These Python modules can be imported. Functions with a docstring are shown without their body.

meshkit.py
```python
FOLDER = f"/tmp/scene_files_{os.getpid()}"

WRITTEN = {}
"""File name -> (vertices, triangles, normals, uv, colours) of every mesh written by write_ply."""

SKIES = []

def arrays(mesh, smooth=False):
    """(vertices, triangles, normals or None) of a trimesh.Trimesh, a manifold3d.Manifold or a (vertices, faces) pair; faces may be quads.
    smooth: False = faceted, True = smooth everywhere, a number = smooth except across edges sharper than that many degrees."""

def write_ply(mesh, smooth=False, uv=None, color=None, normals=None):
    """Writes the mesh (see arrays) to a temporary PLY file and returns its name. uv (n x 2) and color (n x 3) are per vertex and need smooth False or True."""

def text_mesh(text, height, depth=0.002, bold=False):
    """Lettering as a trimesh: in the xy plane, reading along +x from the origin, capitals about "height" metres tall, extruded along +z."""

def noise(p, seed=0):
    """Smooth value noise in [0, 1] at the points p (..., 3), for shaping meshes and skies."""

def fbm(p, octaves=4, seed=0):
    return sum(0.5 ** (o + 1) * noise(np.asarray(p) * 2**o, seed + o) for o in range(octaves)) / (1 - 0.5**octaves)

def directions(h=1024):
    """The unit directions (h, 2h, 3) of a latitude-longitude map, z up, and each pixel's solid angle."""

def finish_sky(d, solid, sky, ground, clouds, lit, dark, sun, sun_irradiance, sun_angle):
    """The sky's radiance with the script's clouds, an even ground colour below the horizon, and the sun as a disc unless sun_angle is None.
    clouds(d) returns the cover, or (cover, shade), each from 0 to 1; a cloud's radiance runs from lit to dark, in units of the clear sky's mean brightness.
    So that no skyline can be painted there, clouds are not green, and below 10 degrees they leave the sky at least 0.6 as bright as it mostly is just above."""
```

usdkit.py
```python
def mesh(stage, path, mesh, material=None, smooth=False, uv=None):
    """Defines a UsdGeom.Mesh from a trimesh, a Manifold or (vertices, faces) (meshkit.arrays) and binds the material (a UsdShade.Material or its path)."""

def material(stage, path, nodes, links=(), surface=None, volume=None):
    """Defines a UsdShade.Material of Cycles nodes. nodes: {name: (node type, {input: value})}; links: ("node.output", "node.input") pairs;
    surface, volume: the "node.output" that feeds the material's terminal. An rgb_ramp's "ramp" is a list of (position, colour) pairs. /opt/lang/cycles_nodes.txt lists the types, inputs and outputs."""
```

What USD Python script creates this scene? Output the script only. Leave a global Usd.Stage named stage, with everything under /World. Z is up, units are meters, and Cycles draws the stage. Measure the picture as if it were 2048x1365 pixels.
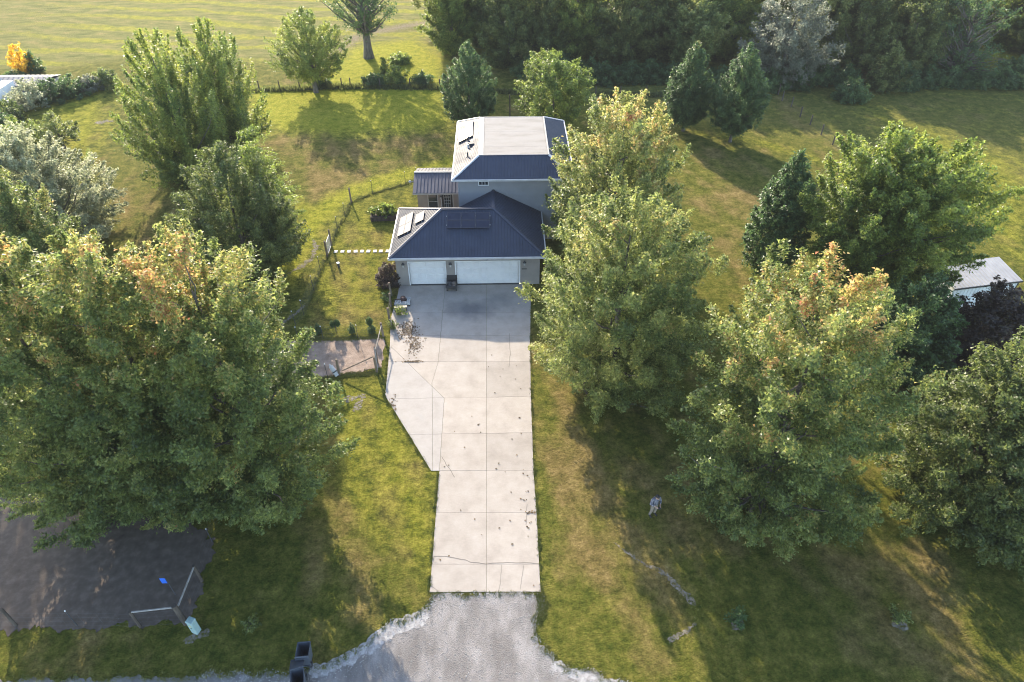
import math, numpy as np, trimesh, manifold3d as m3, shapely
import shapely.geometry as sg, shapely.ops as so
import usdkit, meshkit
from pxr import Usd, UsdGeom, UsdLux, UsdShade, Sdf, Gf, Vt
stage = Usd.Stage.CreateInMemory()
UsdGeom.SetStageUpAxis(stage, 'Z'); UsdGeom.SetStageMetersPerUnit(stage, 1.0)
UsdGeom.Xform.Define(stage, '/World'); UsdGeom.Scope.Define(stage, '/World/Looks')
# ------------------------------------------------------------------ camera, sky, sun, exposure
CAM_H, PITCH, YAW, FPX = 31.4, math.radians(40.5), math.radians(1.2), 1365.33   # drone height, tilt down, heading; focal length in 2048-wide pixels
EXPOSURE = 1.78
SUN_EL, SUN_AZ, SUN_I, SKY = math.radians(23.3), math.radians(-20.0), 0.92, 0.15
fw = np.array([math.sin(YAW)*math.cos(PITCH), math.cos(YAW)*math.cos(PITCH), -math.sin(PITCH)])
rt = np.array([math.cos(YAW), -math.sin(YAW), 0.0]); upv = np.cross(rt, fw); EYE = np.array([0, 0, CAM_H])
cam = UsdGeom.Camera.Define(stage, '/World/camera')
cam.CreateFocalLengthAttr(24.0); cam.CreateHorizontalApertureAttr(36.0); cam.CreateExposureAttr(EXPOSURE)
cam.CreateClippingRangeAttr((0.1, 5000.0))
M4 = Gf.Matrix4d(*[*map(float, rt), 0, *map(float, upv), 0, *map(float, -fw), 0, *map(float, EYE), 1])
cam.AddTransformOp().Set(M4)
mk = lambda name, nodes, links, surf, vol=None: usdkit.material(stage, '/World/Looks/'+name, nodes, links, surf, vol)
skym = mk('sky_look', {'s': ('sky_texture', {'sky_type': 'single_scattering', 'sun_disc': False, 'sun_elevation': SUN_EL, 'sun_rotation': SUN_AZ % (2*math.pi), 'altitude': 200., 'air_density': 1.0, 'aerosol_density': 1.2}),
                       'b': ('background_shader', {'strength': SKY})}, [('s.color', 'b.color')], 'b.background')
sky = UsdLux.DomeLight.Define(stage, '/World/sky'); sky.CreateIntensityAttr(1.0)
UsdShade.MaterialBindingAPI.Apply(sky.GetPrim()).Bind(skym)
sky.GetPrim().SetCustomDataByKey('kind', 'structure')
sun = UsdLux.DistantLight.Define(stage, '/World/sun')
sun.CreateIntensityAttr(SUN_I); sun.CreateAngleAttr(0.5); sun.CreateNormalizeAttr(True); sun.CreateColorAttr(Gf.Vec3f(1.0, 0.87, 0.68))
sdir = np.array([math.sin(SUN_AZ)*math.cos(SUN_EL), math.cos(SUN_AZ)*math.cos(SUN_EL), math.sin(SUN_EL)])
_x = np.cross([0, 0, 1.0], sdir); _x /= np.linalg.norm(_x); _y = np.cross(sdir, _x)
sun.AddTransformOp().Set(Gf.Matrix4d(*[*map(float, _x), 0, *map(float, _y), 0, *map(float, sdir), 0, 0, 0, 60, 1]))
# ------------------------------------------------------------------ helpers: surveying the photograph
def ray(px, py): return fw+rt*((px-1024)/FPX)-upv*((py-682.5)/FPX)
def G(px, py, h=0.0):
    d = ray(px, py); return EYE+d*((h-CAM_H)/d[2])
def GY(px, py, y):
    d = ray(px, py); return EYE+d*(y/d[1])
def GPL(px, py, p0, n):
    d = ray(px, py); return EYE+d*(np.dot(np.asarray(p0)-EYE, n)/np.dot(d, n))
def PX(p):
    q = np.asarray(p, float)-EYE; z = q@fw
    return np.stack([1024+FPX*(q@rt)/z, 682.5-FPX*(q@upv)/z], -1)
# ------------------------------------------------------------------ helpers: scene objects
USED = {}
def numbered(parent, name):
    k = f'{parent}/{name}'; n = USED.get(k, -1)+1; USED[k] = n
    return k if n == 0 else f'{k}_{n:03d}'
def path_of(parent): return '/World' if parent is None else (parent if isinstance(parent, str) else str(parent.GetPath()))
def tag(p, label=None, cat=None, group=None, kind=None):
    for k, v in (('label', label), ('category', cat), ('group', group), ('kind', kind)):
        if v: p.SetCustomDataByKey(k, v)
    return p
def obj(name, mesh, mat, parent=None, smooth=False, color=None, **kw):
    if isinstance(mesh, list): mesh = cat(mesh)
    m = usdkit.mesh(stage, numbered(path_of(parent), name), mesh, mat, smooth)
    if color is not None:
        for nm, a in color.items():
            t = Sdf.ValueTypeNames.Color3fArray if np.ndim(a) == 2 else Sdf.ValueTypeNames.FloatArray
            v = Vt.Vec3fArray.FromNumpy(np.asarray(a, np.float32)) if np.ndim(a) == 2 else Vt.FloatArray.FromNumpy(np.asarray(a, np.float32))
            UsdGeom.PrimvarsAPI(m).CreatePrimvar(nm, t, 'vertex').Set(v)
    return tag(m.GetPrim(), **kw)
def thing(name, loc=(0, 0, 0), rotz=0.0, label=None, cat=None, group=None, kind=None, scale=None, src=None):
    x = UsdGeom.Xform.Define(stage, numbered('/World', name)); x.AddTranslateOp().Set(Gf.Vec3d(*map(float, loc))); x.AddRotateZOp().Set(math.degrees(rotz))
    if scale is not None: x.AddScaleOp().Set(Gf.Vec3f(*map(float, np.broadcast_to(scale, 3))))
    p = x.GetPrim()
    if src is not None:
        p.GetReferences().AddInternalReference(src.GetPath()); p.SetInstanceable(True)
    return tag(p, label, cat, group, kind)
def cat(ms):
    V, Fc, n = [], [], 0
    for m in ms:
        v, f = (np.asarray(m.vertices), np.asarray(m.faces)) if hasattr(m, 'faces') else m
        V.append(v); Fc.append(np.asarray(f)+n); n += len(v)
    return np.vstack(V), np.vstack(Fc)
def box(sx, sy, sz, c=(0, 0, 0), rz=0.0):
    m = trimesh.creation.box([sx, sy, sz])
    if rz: m.apply_transform(trimesh.transformations.rotation_matrix(rz, [0, 0, 1]))
    m.apply_translation(c); return m
def bb(x0, x1, y0, y1, z0, z1): return box(x1-x0, y1-y0, z1-z0, ((x0+x1)/2, (y0+y1)/2, (z0+z1)/2))
def bevel_box(x0, x1, y0, y1, z0, z1, r=0.02):
    p = [m3.Manifold.cube([x1-x0-2*a, y1-y0-2*b, z1-z0-2*c]).translate([x0+a, y0+b, z0+c]) for a, b, c in ((0, r, r), (r, 0, r), (r, r, 0))]
    m = m3.Manifold.batch_hull(p).to_mesh(); return np.array(m.vert_properties[:, :3]), np.array(m.tri_verts)
def tube(pts, rad, sides=8, caps=True):
    p = np.asarray(pts, float); n = len(p); r = np.broadcast_to(rad, (n,))
    t = np.gradient(p, axis=0); t /= np.linalg.norm(t, axis=1, keepdims=True)+1e-12
    ref = np.where(np.abs(t[:, 2:]) < 0.9, [0, 0, 1.0], [1.0, 0, 0]); a = np.cross(t, ref); a /= np.linalg.norm(a, axis=1, keepdims=True)+1e-12
    b = np.cross(t, a); an = np.arange(sides)*2*np.pi/sides
    v = (p[:, None]+r[:, None, None]*(np.cos(an)[None, :, None]*a[:, None]+np.sin(an)[None, :, None]*b[:, None])).reshape(-1, 3)
    i, j = np.meshgrid(np.arange(n-1), np.arange(sides), indexing='ij'); j2 = (j+1) % sides
    q = np.stack([i*sides+j, i*sides+j2, (i+1)*sides+j2, (i+1)*sides+j], -1).reshape(-1, 4)
    f = np.vstack([q[:, [0, 2, 1]], q[:, [0, 3, 2]]])
    if caps:
        k = len(v); v = np.vstack([v, p[:1], p[-1:]]); s = np.arange(sides); s2 = (s+1) % sides
        f = np.vstack([f, np.stack([np.full(sides, k), s, s2], 1), np.stack([np.full(sides, k+1), (n-1)*sides+s2, (n-1)*sides+s], 1)])
    return v, f
def polysheet(poly, z):
    out = []
    for g in getattr(poly, 'geoms', [poly]):
        if g.is_empty or g.area < 1e-6: continue
        v, f = trimesh.creation.triangulate_polygon(g, engine='earcut')
        v = np.c_[v, np.full(len(v), z)]
        n = np.cross(v[f[:, 1]]-v[f[:, 0]], v[f[:, 2]]-v[f[:, 0]])[:, 2]; f = np.where((n < 0)[:, None], f[:, ::-1], f); out.append((v, f))
    return cat(out)
def extr(poly, h, z=0.0):
    m = [trimesh.creation.extrude_polygon(g, h, engine='earcut') for g in getattr(poly, 'geoms', [poly])]
    v, f = cat(m); v[:, 2] += z; return v, f
def ragged(poly, amp, freq, seed, step=0.05):
    """The polygon with an irregular edge, as gravel and soil meet turf."""
    ring = poly.exterior.segmentize(step); c = np.array(ring.coords)[:-1]
    t = np.roll(c, -1, 0)-np.roll(c, 1, 0); n = np.stack([t[:, 1], -t[:, 0]], 1); n /= np.linalg.norm(n, axis=1, keepdims=True)+1e-9
    q = np.c_[c*freq, np.zeros(len(c))]
    d = amp*(2*meshkit.fbm(q, 3, seed)-1)*1.3+amp*0.55*(2*meshkit.fbm(q*5, 3, seed+9)-1)
    return sg.Polygon(c+n*d[:, None]).buffer(0)
R = lambda s: np.random.default_rng(s)
# ------------------------------------------------------------------ materials
def pbr(name, col, rough=0.6, metal=0.0, spec=0.5, **kw):
    return mk(name, {'p': ('principled_bsdf', {'base_color': col, 'roughness': rough, 'metallic': metal, 'specular_ior_level': spec, **kw})}, [], 'p.BSDF')
def noisy(name, stops, scale=2.0, detail=6.0, rough=0.7, bump=0.0, bscale=20.0, bdist=0.02, stretch=(1, 1, 1), metal=0.0, spec=0.4, coord='position'):
    src = ('g.position',) if coord == 'position' else ('o.object',)
    nodes = {'g': ('geometry', {}), 'o': ('texture_coordinate', {}), 'm': ('mapping', {'scale': stretch}), 'n': ('noise_texture', {'scale': scale, 'detail': detail, 'roughness': 0.6}),
             'r': ('rgb_ramp', {'ramp': stops}), 'b': ('noise_texture', {'scale': bscale, 'detail': 3.0}),
             'u': ('bump', {'strength': bump, 'distance': bdist}), 'p': ('principled_bsdf', {'roughness': rough, 'metallic': metal, 'specular_ior_level': spec})}
    L = [(src[0], 'm.vector'), ('m.vector', 'n.vector'), ('n.fac', 'r.fac'), ('r.color', 'p.base_color')]
    if bump: L += [(src[0], 'b.vector'), ('b.fac', 'u.height'), ('u.normal', 'p.normal')]
    return mk(name, nodes, L, 'p.BSDF')
def lerp_ramp(*c, lo=0.3, hi=0.7): return [(lo+(hi-lo)*i/(len(c)-1), x) for i, x in enumerate(c)]
def blob(i, x, y, rx, ry, nodes, links, coord='w.vector'):
    """a soft oval mask in metres on the ground: node f'k{i}.result' is 1 inside"""
    nodes[f'a{i}'] = ('vector_math', {'math_type': 'subtract', 'vector2': (x, y, 0)}); nodes[f's{i}'] = ('vector_math', {'math_type': 'multiply', 'vector2': (1/rx, 1/ry, 0)})
    nodes[f'l{i}'] = ('vector_math', {'math_type': 'length'}); nodes[f'k{i}'] = ('map_range', {'from_min': 1.0, 'from_max': 0.25, 'to_min': 0.0, 'to_max': 1.0, 'clamp': True})
    links += [(coord, f'a{i}.vector1'), (f'a{i}.vector', f's{i}.vector1'), (f's{i}.vector', f'l{i}.vector1'), (f'l{i}.value', f'k{i}.value')]
def lawn_material():
    n = {'g': ('geometry', {}), 'big': ('noise_texture', {'scale': 0.22, 'detail': 5.0, 'roughness': 0.65}), 'mid': ('noise_texture', {'scale': 1.1, 'detail': 8.0, 'roughness': 0.78}), 'mf': ('mapping', {'scale': (0.4, 1.1, 1.0), 'rotation': (0, 0, 0.2)}), 'stk': ('noise_texture', {'scale': 0.8, 'detail': 6.0, 'roughness': 0.72}), 'fs': ('mix_color', {}),
         'fine': ('noise_texture', {'scale': 5.0, 'detail': 5.0, 'roughness': 0.75}), 'ms': ('mapping', {'scale': (1.0, 3.2, 1.0), 'rotation': (0, 0, 0.5)}), 'grain': ('noise_texture', {'scale': 9.0, 'detail': 3.0, 'roughness': 0.7}),
         'rg': ('rgb_ramp', {'ramp': lerp_ramp((0.062, 0.085, 0.014), (0.14, 0.145, 0.026), (0.235, 0.21, 0.05), lo=0.36, hi=0.64)}),
         'rd': ('rgb_ramp', {'ramp': lerp_ramp((0.115, 0.1, 0.03), (0.225, 0.172, 0.06), (0.34, 0.25, 0.105), lo=0.36, hi=0.64)}),
         'rl': ('rgb_ramp', {'ramp': lerp_ramp((0.16, 0.2, 0.016), (0.31, 0.31, 0.03), (0.42, 0.38, 0.062), lo=0.34, hi=0.66)}),
         'rf': ('rgb_ramp', {'ramp': lerp_ramp((0.11, 0.135, 0.035), (0.21, 0.205, 0.065), (0.32, 0.26, 0.1), lo=0.33, hi=0.67)}),
         'rs': ('rgb_ramp', {'ramp': lerp_ramp((0.14, 0.11, 0.075), (0.24, 0.19, 0.14), (0.33, 0.28, 0.21), lo=0.3, hi=0.7)}),
         'dry': ('attribute', {'attribute': 'dry'}), 'lush': ('attribute', {'attribute': 'lush'}), 'field': ('attribute', {'attribute': 'field'}), 'soil': ('attribute', {'attribute': 'soil'}),
         'ad': ('math', {'math_type': 'multiply_add', 'value2': 2.6, 'value3': -1.27}), 'sd': ('math', {'math_type': 'add'}), 'cd': ('map_range', {'from_min': 0.18, 'from_max': 0.72, 'clamp': True}),
         'al': ('math', {'math_type': 'multiply_add', 'value2': 1.7, 'value3': -0.85}), 'sl': ('math', {'math_type': 'add'}), 'cl': ('map_range', {'from_min': 0.15, 'from_max': 0.85, 'clamp': True}),
         'as': ('math', {'math_type': 'multiply_add', 'value2': 1.6, 'value3': -0.8}), 'ss': ('math', {'math_type': 'add'}), 'cs': ('map_range', {'from_min': 0.42, 'from_max': 0.62, 'clamp': True}),
         'm1': ('mix_color', {}), 'm2': ('mix_color', {}), 'm3': ('mix_color', {}), 'm4': ('mix_color', {}), 'm5': ('mix_color', {'blend_type': 'multiply', 'fac': 1.0}),
         'sum': ('math', {'math_type': 'multiply_add', 'value2': 0.6}), 'vr': ('map_range', {'from_min': 0.58, 'from_max': 1.02, 'to_min': 0.58, 'to_max': 1.42, 'clamp': True}), 'vc': ('combine_color', {}),
         'ba': ('math', {'math_type': 'multiply_add', 'value2': 0.55}), 'u': ('bump', {'strength': 1.0, 'distance': 0.3}), 'p': ('principled_bsdf', {'roughness': 0.95, 'specular_ior_level': 0.04})}
    L = [('g.position', f'{k}.vector') for k in ('big', 'mid', 'fine', 'ms')]+[('ms.vector', 'grain.vector')]
    L += [('mid.fac', f'{k}.fac') for k in ('rg', 'rd', 'rl')]+[('fine.fac', 'rs.fac'), ('g.position', 'mf.vector'), ('mf.vector', 'stk.vector'), ('stk.fac', 'rf.fac')]
    L += [('big.fac', 'ad.value1'), ('ad.value', 'sd.value1'), ('dry.fac', 'sd.value2'), ('sd.value', 'cd.value')]
    L += [('mid.fac', 'al.value1'), ('al.value', 'sl.value1'), ('lush.fac', 'sl.value2'), ('sl.value', 'cl.value')]
    L += [('fine.fac', 'as.value1'), ('as.value', 'ss.value1'), ('soil.fac', 'ss.value2'), ('ss.value', 'cs.value')]
    L += [('cd.result', 'm1.fac'), ('rg.color', 'm1.a'), ('rd.color', 'm1.b'), ('field.fac', 'm3.fac'), ('m1.result', 'm3.a'), ('rf.color', 'm3.b'), ('cl.result', 'm2.fac'), ('m3.result', 'm2.a'), ('rl.color', 'm2.b'),
          ('cs.result', 'm4.fac'), ('m2.result', 'm4.a'), ('rs.color', 'm4.b'), ('grain.fac', 'sum.value1'), ('fine.fac', 'sum.value3'), ('sum.value', 'vr.value'), ('vr.result', 'vc.r'), ('vr.result', 'vc.g'), ('vr.result', 'vc.b'), ('m4.result', 'm5.a'), ('vc.color', 'm5.b'), ('m5.result', 'p.base_color'),
          ('grain.fac', 'ba.value1'), ('fine.fac', 'ba.value3'), ('ba.value', 'u.height'), ('u.normal', 'p.normal')]
    return mk('lawn_look', n, L, 'p.BSDF')
def concrete_material(name, c0, c1, c2, stains=()):
    n = {'g': ('geometry', {}), 'w': ('vector_math', {'math_type': 'add'}), 'wn': ('noise_texture', {'scale': 1.2, 'detail': 4.0}), 'wc': ('vector_math', {'math_type': 'subtract', 'vector2': (0.5, 0.5, 0.5)}), 'wd': ('vector_math', {'math_type': 'scale', 'scale': 1.6}),
         'n': ('noise_texture', {'scale': 0.9, 'detail': 7.0, 'roughness': 0.65}), 'r': ('rgb_ramp', {'ramp': lerp_ramp(c0, c1, c2, lo=0.3, hi=0.68)}),
         'mb': ('mapping', {'scale': (3.0, 90.0, 1.0)}), 'br': ('noise_texture', {'scale': 1.0, 'detail': 2.0}), 'f': ('noise_texture', {'scale': 45.0, 'detail': 3.0}),
         'bm': ('math', {'math_type': 'add'}), 'vr': ('map_range', {'from_min': 0.6, 'from_max': 1.4, 'to_min': 0.88, 'to_max': 1.1}), 'vc': ('combine_color', {}), 'mm': ('mix_color', {'blend_type': 'multiply', 'fac': 1.0}),
         'u': ('bump', {'strength': 0.25, 'distance': 0.01}), 'p': ('principled_bsdf', {'roughness': 0.85, 'specular_ior_level': 0.25})}
    L = [('g.position', 'n.vector'), ('n.fac', 'r.fac'), ('g.position', 'mb.vector'), ('mb.vector', 'br.vector'), ('g.position', 'f.vector'), ('br.fac', 'bm.value1'), ('f.fac', 'bm.value2'), ('bm.value', 'vr.value'),
         ('vr.result', 'vc.r'), ('vr.result', 'vc.g'), ('vr.result', 'vc.b'), ('r.color', 'mm.a'), ('vc.color', 'mm.b'), ('bm.value', 'u.height'), ('u.normal', 'p.normal'),
         ('g.position', 'wn.vector'), ('wn.color', 'wc.vector1'), ('wc.vector', 'wd.vector1'), ('g.position', 'w.vector1'), ('wd.vector', 'w.vector2')]
    last = 'mm.result'
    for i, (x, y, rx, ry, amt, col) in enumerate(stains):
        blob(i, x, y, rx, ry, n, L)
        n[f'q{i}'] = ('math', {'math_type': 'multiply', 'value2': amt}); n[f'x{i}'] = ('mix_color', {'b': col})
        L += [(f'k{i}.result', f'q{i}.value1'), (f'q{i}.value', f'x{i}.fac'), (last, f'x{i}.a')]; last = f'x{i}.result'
    L += [(last, 'p.base_color')]
    return mk(name, n, L, 'p.BSDF')
def leaf_material(name='leaf_look', trans=0.5, rough=0.42, spec=0.5):
    n = {'a': ('attribute', {'attribute': 'leafcol'}), 'p': ('principled_bsdf', {'roughness': rough, 'specular_ior_level': spec}), 't': ('translucent_bsdf', {}), 'h': ('hsv', {'saturation': 1.0, 'value': 2.0}), 'm': ('mix_closure', {'fac': trans})}
    return mk(name, n, [('a.color', 'p.base_color'), ('a.color', 'h.color'), ('h.color', 't.color'), ('p.BSDF', 'm.closure1'), ('t.BSDF', 'm.closure2')], 'm.closure')
LEAF = leaf_material(); LEAF_S = leaf_material('silver_leaf_look', 0.55, 0.4, 0.45)
BARK = noisy('bark_look', lerp_ramp((0.05, 0.042, 0.035), (0.1, 0.085, 0.07), (0.16, 0.14, 0.12)), 6, 5, 0.9, 0.6, 18, 0.03, (1, 1, 0.25))
LAWN = lawn_material()
GRAVEL = noisy('gravel_look', lerp_ramp((0.165, 0.15, 0.142), (0.22, 0.203, 0.194), (0.3, 0.28, 0.27), lo=0.38, hi=0.62), 0.55, 15, 0.95, 1.0, 30, 0.05, (1.6, 0.7, 1))
GRAVEL_W = noisy('pale_gravel_look', lerp_ramp((0.2, 0.185, 0.178), (0.33, 0.315, 0.31), (0.46, 0.445, 0.435), lo=0.3, hi=0.7), 4.5, 12, 0.95, 0.8, 48, 0.03)
MULCH = noisy('mulch_look', lerp_ramp((0.06, 0.044, 0.034), (0.09, 0.069, 0.055), (0.14, 0.112, 0.092), lo=0.25, hi=0.75), 2.2, 12, 0.95, 0.35, 30, 0.03)
DIRT = noisy('dirt_look', lerp_ramp((0.17, 0.12, 0.09), (0.25, 0.185, 0.145), (0.33, 0.255, 0.205)), 1.6, 8, 0.95, 0.9, 16, 0.05)
PATH = mk('bare_soil_look', {'g': ('geometry', {}), 'n': ('noise_texture', {'scale': 3.5, 'detail': 8.0}), 'r': ('rgb_ramp', {'ramp': lerp_ramp((0.11, 0.095, 0.065), (0.18, 0.155, 0.118), (0.25, 0.22, 0.175))}), 'c': ('noise_texture', {'scale': 7.0, 'detail': 5.0, 'roughness': 0.7}), 'k': ('map_range', {'from_min': 0.43, 'from_max': 0.55, 'clamp': True}), 'p': ('principled_bsdf', {'roughness': 0.95, 'specular_ior_level': 0.1}), 't': ('transparent_bsdf', {}), 'm': ('mix_closure', {})},
    [('g.position', 'n.vector'), ('n.fac', 'r.fac'), ('r.color', 'p.base_color'), ('g.position', 'c.vector'), ('c.fac', 'k.value'), ('k.result', 'm.fac'), ('t.BSDF', 'm.closure1'), ('p.BSDF', 'm.closure2')], 'm.closure')
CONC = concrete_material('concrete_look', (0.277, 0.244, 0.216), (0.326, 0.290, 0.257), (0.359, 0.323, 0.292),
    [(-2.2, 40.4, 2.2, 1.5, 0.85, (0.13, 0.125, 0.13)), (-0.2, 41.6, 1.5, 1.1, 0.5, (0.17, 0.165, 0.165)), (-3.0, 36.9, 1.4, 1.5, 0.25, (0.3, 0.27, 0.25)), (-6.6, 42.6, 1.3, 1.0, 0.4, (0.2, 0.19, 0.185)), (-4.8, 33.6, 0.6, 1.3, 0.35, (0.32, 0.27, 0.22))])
CONC_N = concrete_material('newer_concrete_look', (0.292, 0.266, 0.245), (0.329, 0.304, 0.284), (0.356, 0.330, 0.311), [(-5.2, 29.6, 0.55, 0.4, 0.5, (0.3, 0.29, 0.28))])
CONCS = [CONC]+[concrete_material(f'concrete_tone_{k}_look', *[tuple(x*f for x in c) for c in ((0.277, 0.244, 0.216), (0.326, 0.290, 0.257), (0.359, 0.323, 0.292))], [(-2.2, 40.4, 2.2, 1.5, 0.85, (0.13, 0.125, 0.13)), (-0.2, 41.6, 1.5, 1.1, 0.5, (0.17, 0.165, 0.165))]) for k, f in (('a', 0.93), ('b', 1.05))]
CRACK = pbr('crack_look', (0.09, 0.075, 0.06), 0.95)
def roof_material(name, col, rough=0.42):
    n = {'g': ('geometry', {}), 'n': ('noise_texture', {'scale': 1.1, 'detail': 6.0}), 'r': ('map_range', {'from_min': 0.3, 'from_max': 0.7, 'to_min': 0.88, 'to_max': 1.14}), 'v': ('combine_color', {}), 'c': ('mix_color', {'blend_type': 'multiply', 'fac': 1.0, 'a': col}),
         'rr': ('map_range', {'from_min': 0.3, 'from_max': 0.7, 'to_min': rough-0.06, 'to_max': rough+0.1}), 'p': ('principled_bsdf', {'specular_ior_level': 0.2})}
    return mk(name, n, [('g.position', 'n.vector'), ('n.fac', 'r.value'), ('r.result', 'v.r'), ('r.result', 'v.g'), ('r.result', 'v.b'), ('v.color', 'c.b'), ('c.result', 'p.base_color'), ('n.fac', 'rr.value'), ('rr.result', 'p.roughness')], 'p.BSDF')
ROOF = roof_material('metal_roof_look', (0.028, 0.036, 0.058), 0.5); ROOF_A = roof_material('porch_roof_look', (0.08, 0.082, 0.105), 0.4)
SHED_ROOF = roof_material('shed_roof_look', (0.3, 0.3, 0.31), 0.5); BARN_ROOF = noisy('barn_roof_look', lerp_ramp((0.09, 0.09, 0.1), (0.13, 0.13, 0.145), (0.17, 0.17, 0.18)), 1.2, 5, 0.6)
TRIM = noisy('trim_look', lerp_ramp((0.36, 0.36, 0.37), (0.42, 0.42, 0.43), (0.46, 0.46, 0.47)), 2, 4, 0.5); WHITE = noisy('white_paint_look', lerp_ramp((0.56, 0.56, 0.57), (0.6, 0.6, 0.61), (0.63, 0.63, 0.63)), 1.5, 4, 0.4)
DECK = noisy('membrane_look', lerp_ramp((0.223, 0.206, 0.186), (0.270, 0.251, 0.230), (0.288, 0.270, 0.251), lo=0.28, hi=0.6), 0.6, 7, 0.95, 0.2, 5, 0.02, (0.7, 2.2, 1), spec=0.1); RIM = pbr('deck_rim_look', (0.36, 0.345, 0.32), 0.8, 0, 0.2)
SIDE_G = noisy('grey_siding_look', lerp_ramp((0.194, 0.202, 0.223), (0.216, 0.223, 0.245), (0.230, 0.238, 0.259)), 0.8, 5, 0.6); SIDE_T = noisy('tan_siding_look', lerp_ramp((0.194, 0.162, 0.137), (0.223, 0.187, 0.158), (0.245, 0.209, 0.176)), 0.8, 5, 0.65)
WALL_G = noisy('garage_wall_look', lerp_ramp((0.194, 0.180, 0.169), (0.223, 0.205, 0.191), (0.245, 0.223, 0.209)), 0.9, 5, 0.7); SHED_W = noisy('shed_wall_look', lerp_ramp((0.5, 0.52, 0.53), (0.6, 0.62, 0.63), (0.64, 0.66, 0.67)), 1, 5, 0.55)
BLACK = pbr('black_look', (0.02, 0.02, 0.022), 0.5); DARKM = pbr('dark_metal_look', (0.035, 0.035, 0.04), 0.45); GLASS = pbr('window_glass_look', (0.02, 0.025, 0.03), 0.06, 0, 0.8)
SOLAR = mk('solar_cell_look', {'g': ('geometry', {}), 'n': ('noise_texture', {'scale': 3.0, 'detail': 3.0}), 'r': ('rgb_ramp', {'ramp': lerp_ramp((0.008, 0.01, 0.02), (0.014, 0.016, 0.028), lo=0.35, hi=0.65)}), 'p': ('principled_bsdf', {'roughness': 0.14, 'specular_ior_level': 0.4})}, [('g.position', 'n.vector'), ('n.fac', 'r.fac'), ('r.color', 'p.base_color')], 'p.BSDF')
SOLAR_F = pbr('solar_frame_look', (0.06, 0.06, 0.07), 0.35, 0.6); STEEL = pbr('galvanised_look', (0.42, 0.43, 0.44), 0.5, 0.7); PAPER = pbr('paper_label_look', (0.5, 0.62, 0.55), 0.6)
WOOD_D = noisy('dark_post_look', lerp_ramp((0.035, 0.027, 0.022), (0.06, 0.047, 0.038), (0.09, 0.072, 0.06)), 5, 5, 0.9, 0.4, 20, 0.02, (1, 1, 0.2)); WOOD_L = noisy('weathered_rail_look', lerp_ramp((0.19, 0.175, 0.155), (0.26, 0.24, 0.22), (0.33, 0.31, 0.285)), 4, 5, 0.85, 0.3, 20, 0.02)
WOOD_B = noisy('brown_post_look', lerp_ramp((0.1, 0.075, 0.055), (0.15, 0.115, 0.085), (0.2, 0.155, 0.12)), 5, 5, 0.9, 0.4, 20, 0.02, (1, 1, 0.2)); STONE = noisy('stepping_stone_look', lerp_ramp((0.5, 0.44, 0.38), (0.6, 0.54, 0.48), (0.66, 0.61, 0.55)), 4, 5, 0.85, 0.3, 25, 0.02)
BLOCK = noisy('concrete_block_look', lerp_ramp((0.36, 0.36, 0.36), (0.46, 0.46, 0.46), (0.52, 0.52, 0.52)), 8, 5, 0.9, 0.4, 40, 0.01)
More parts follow.
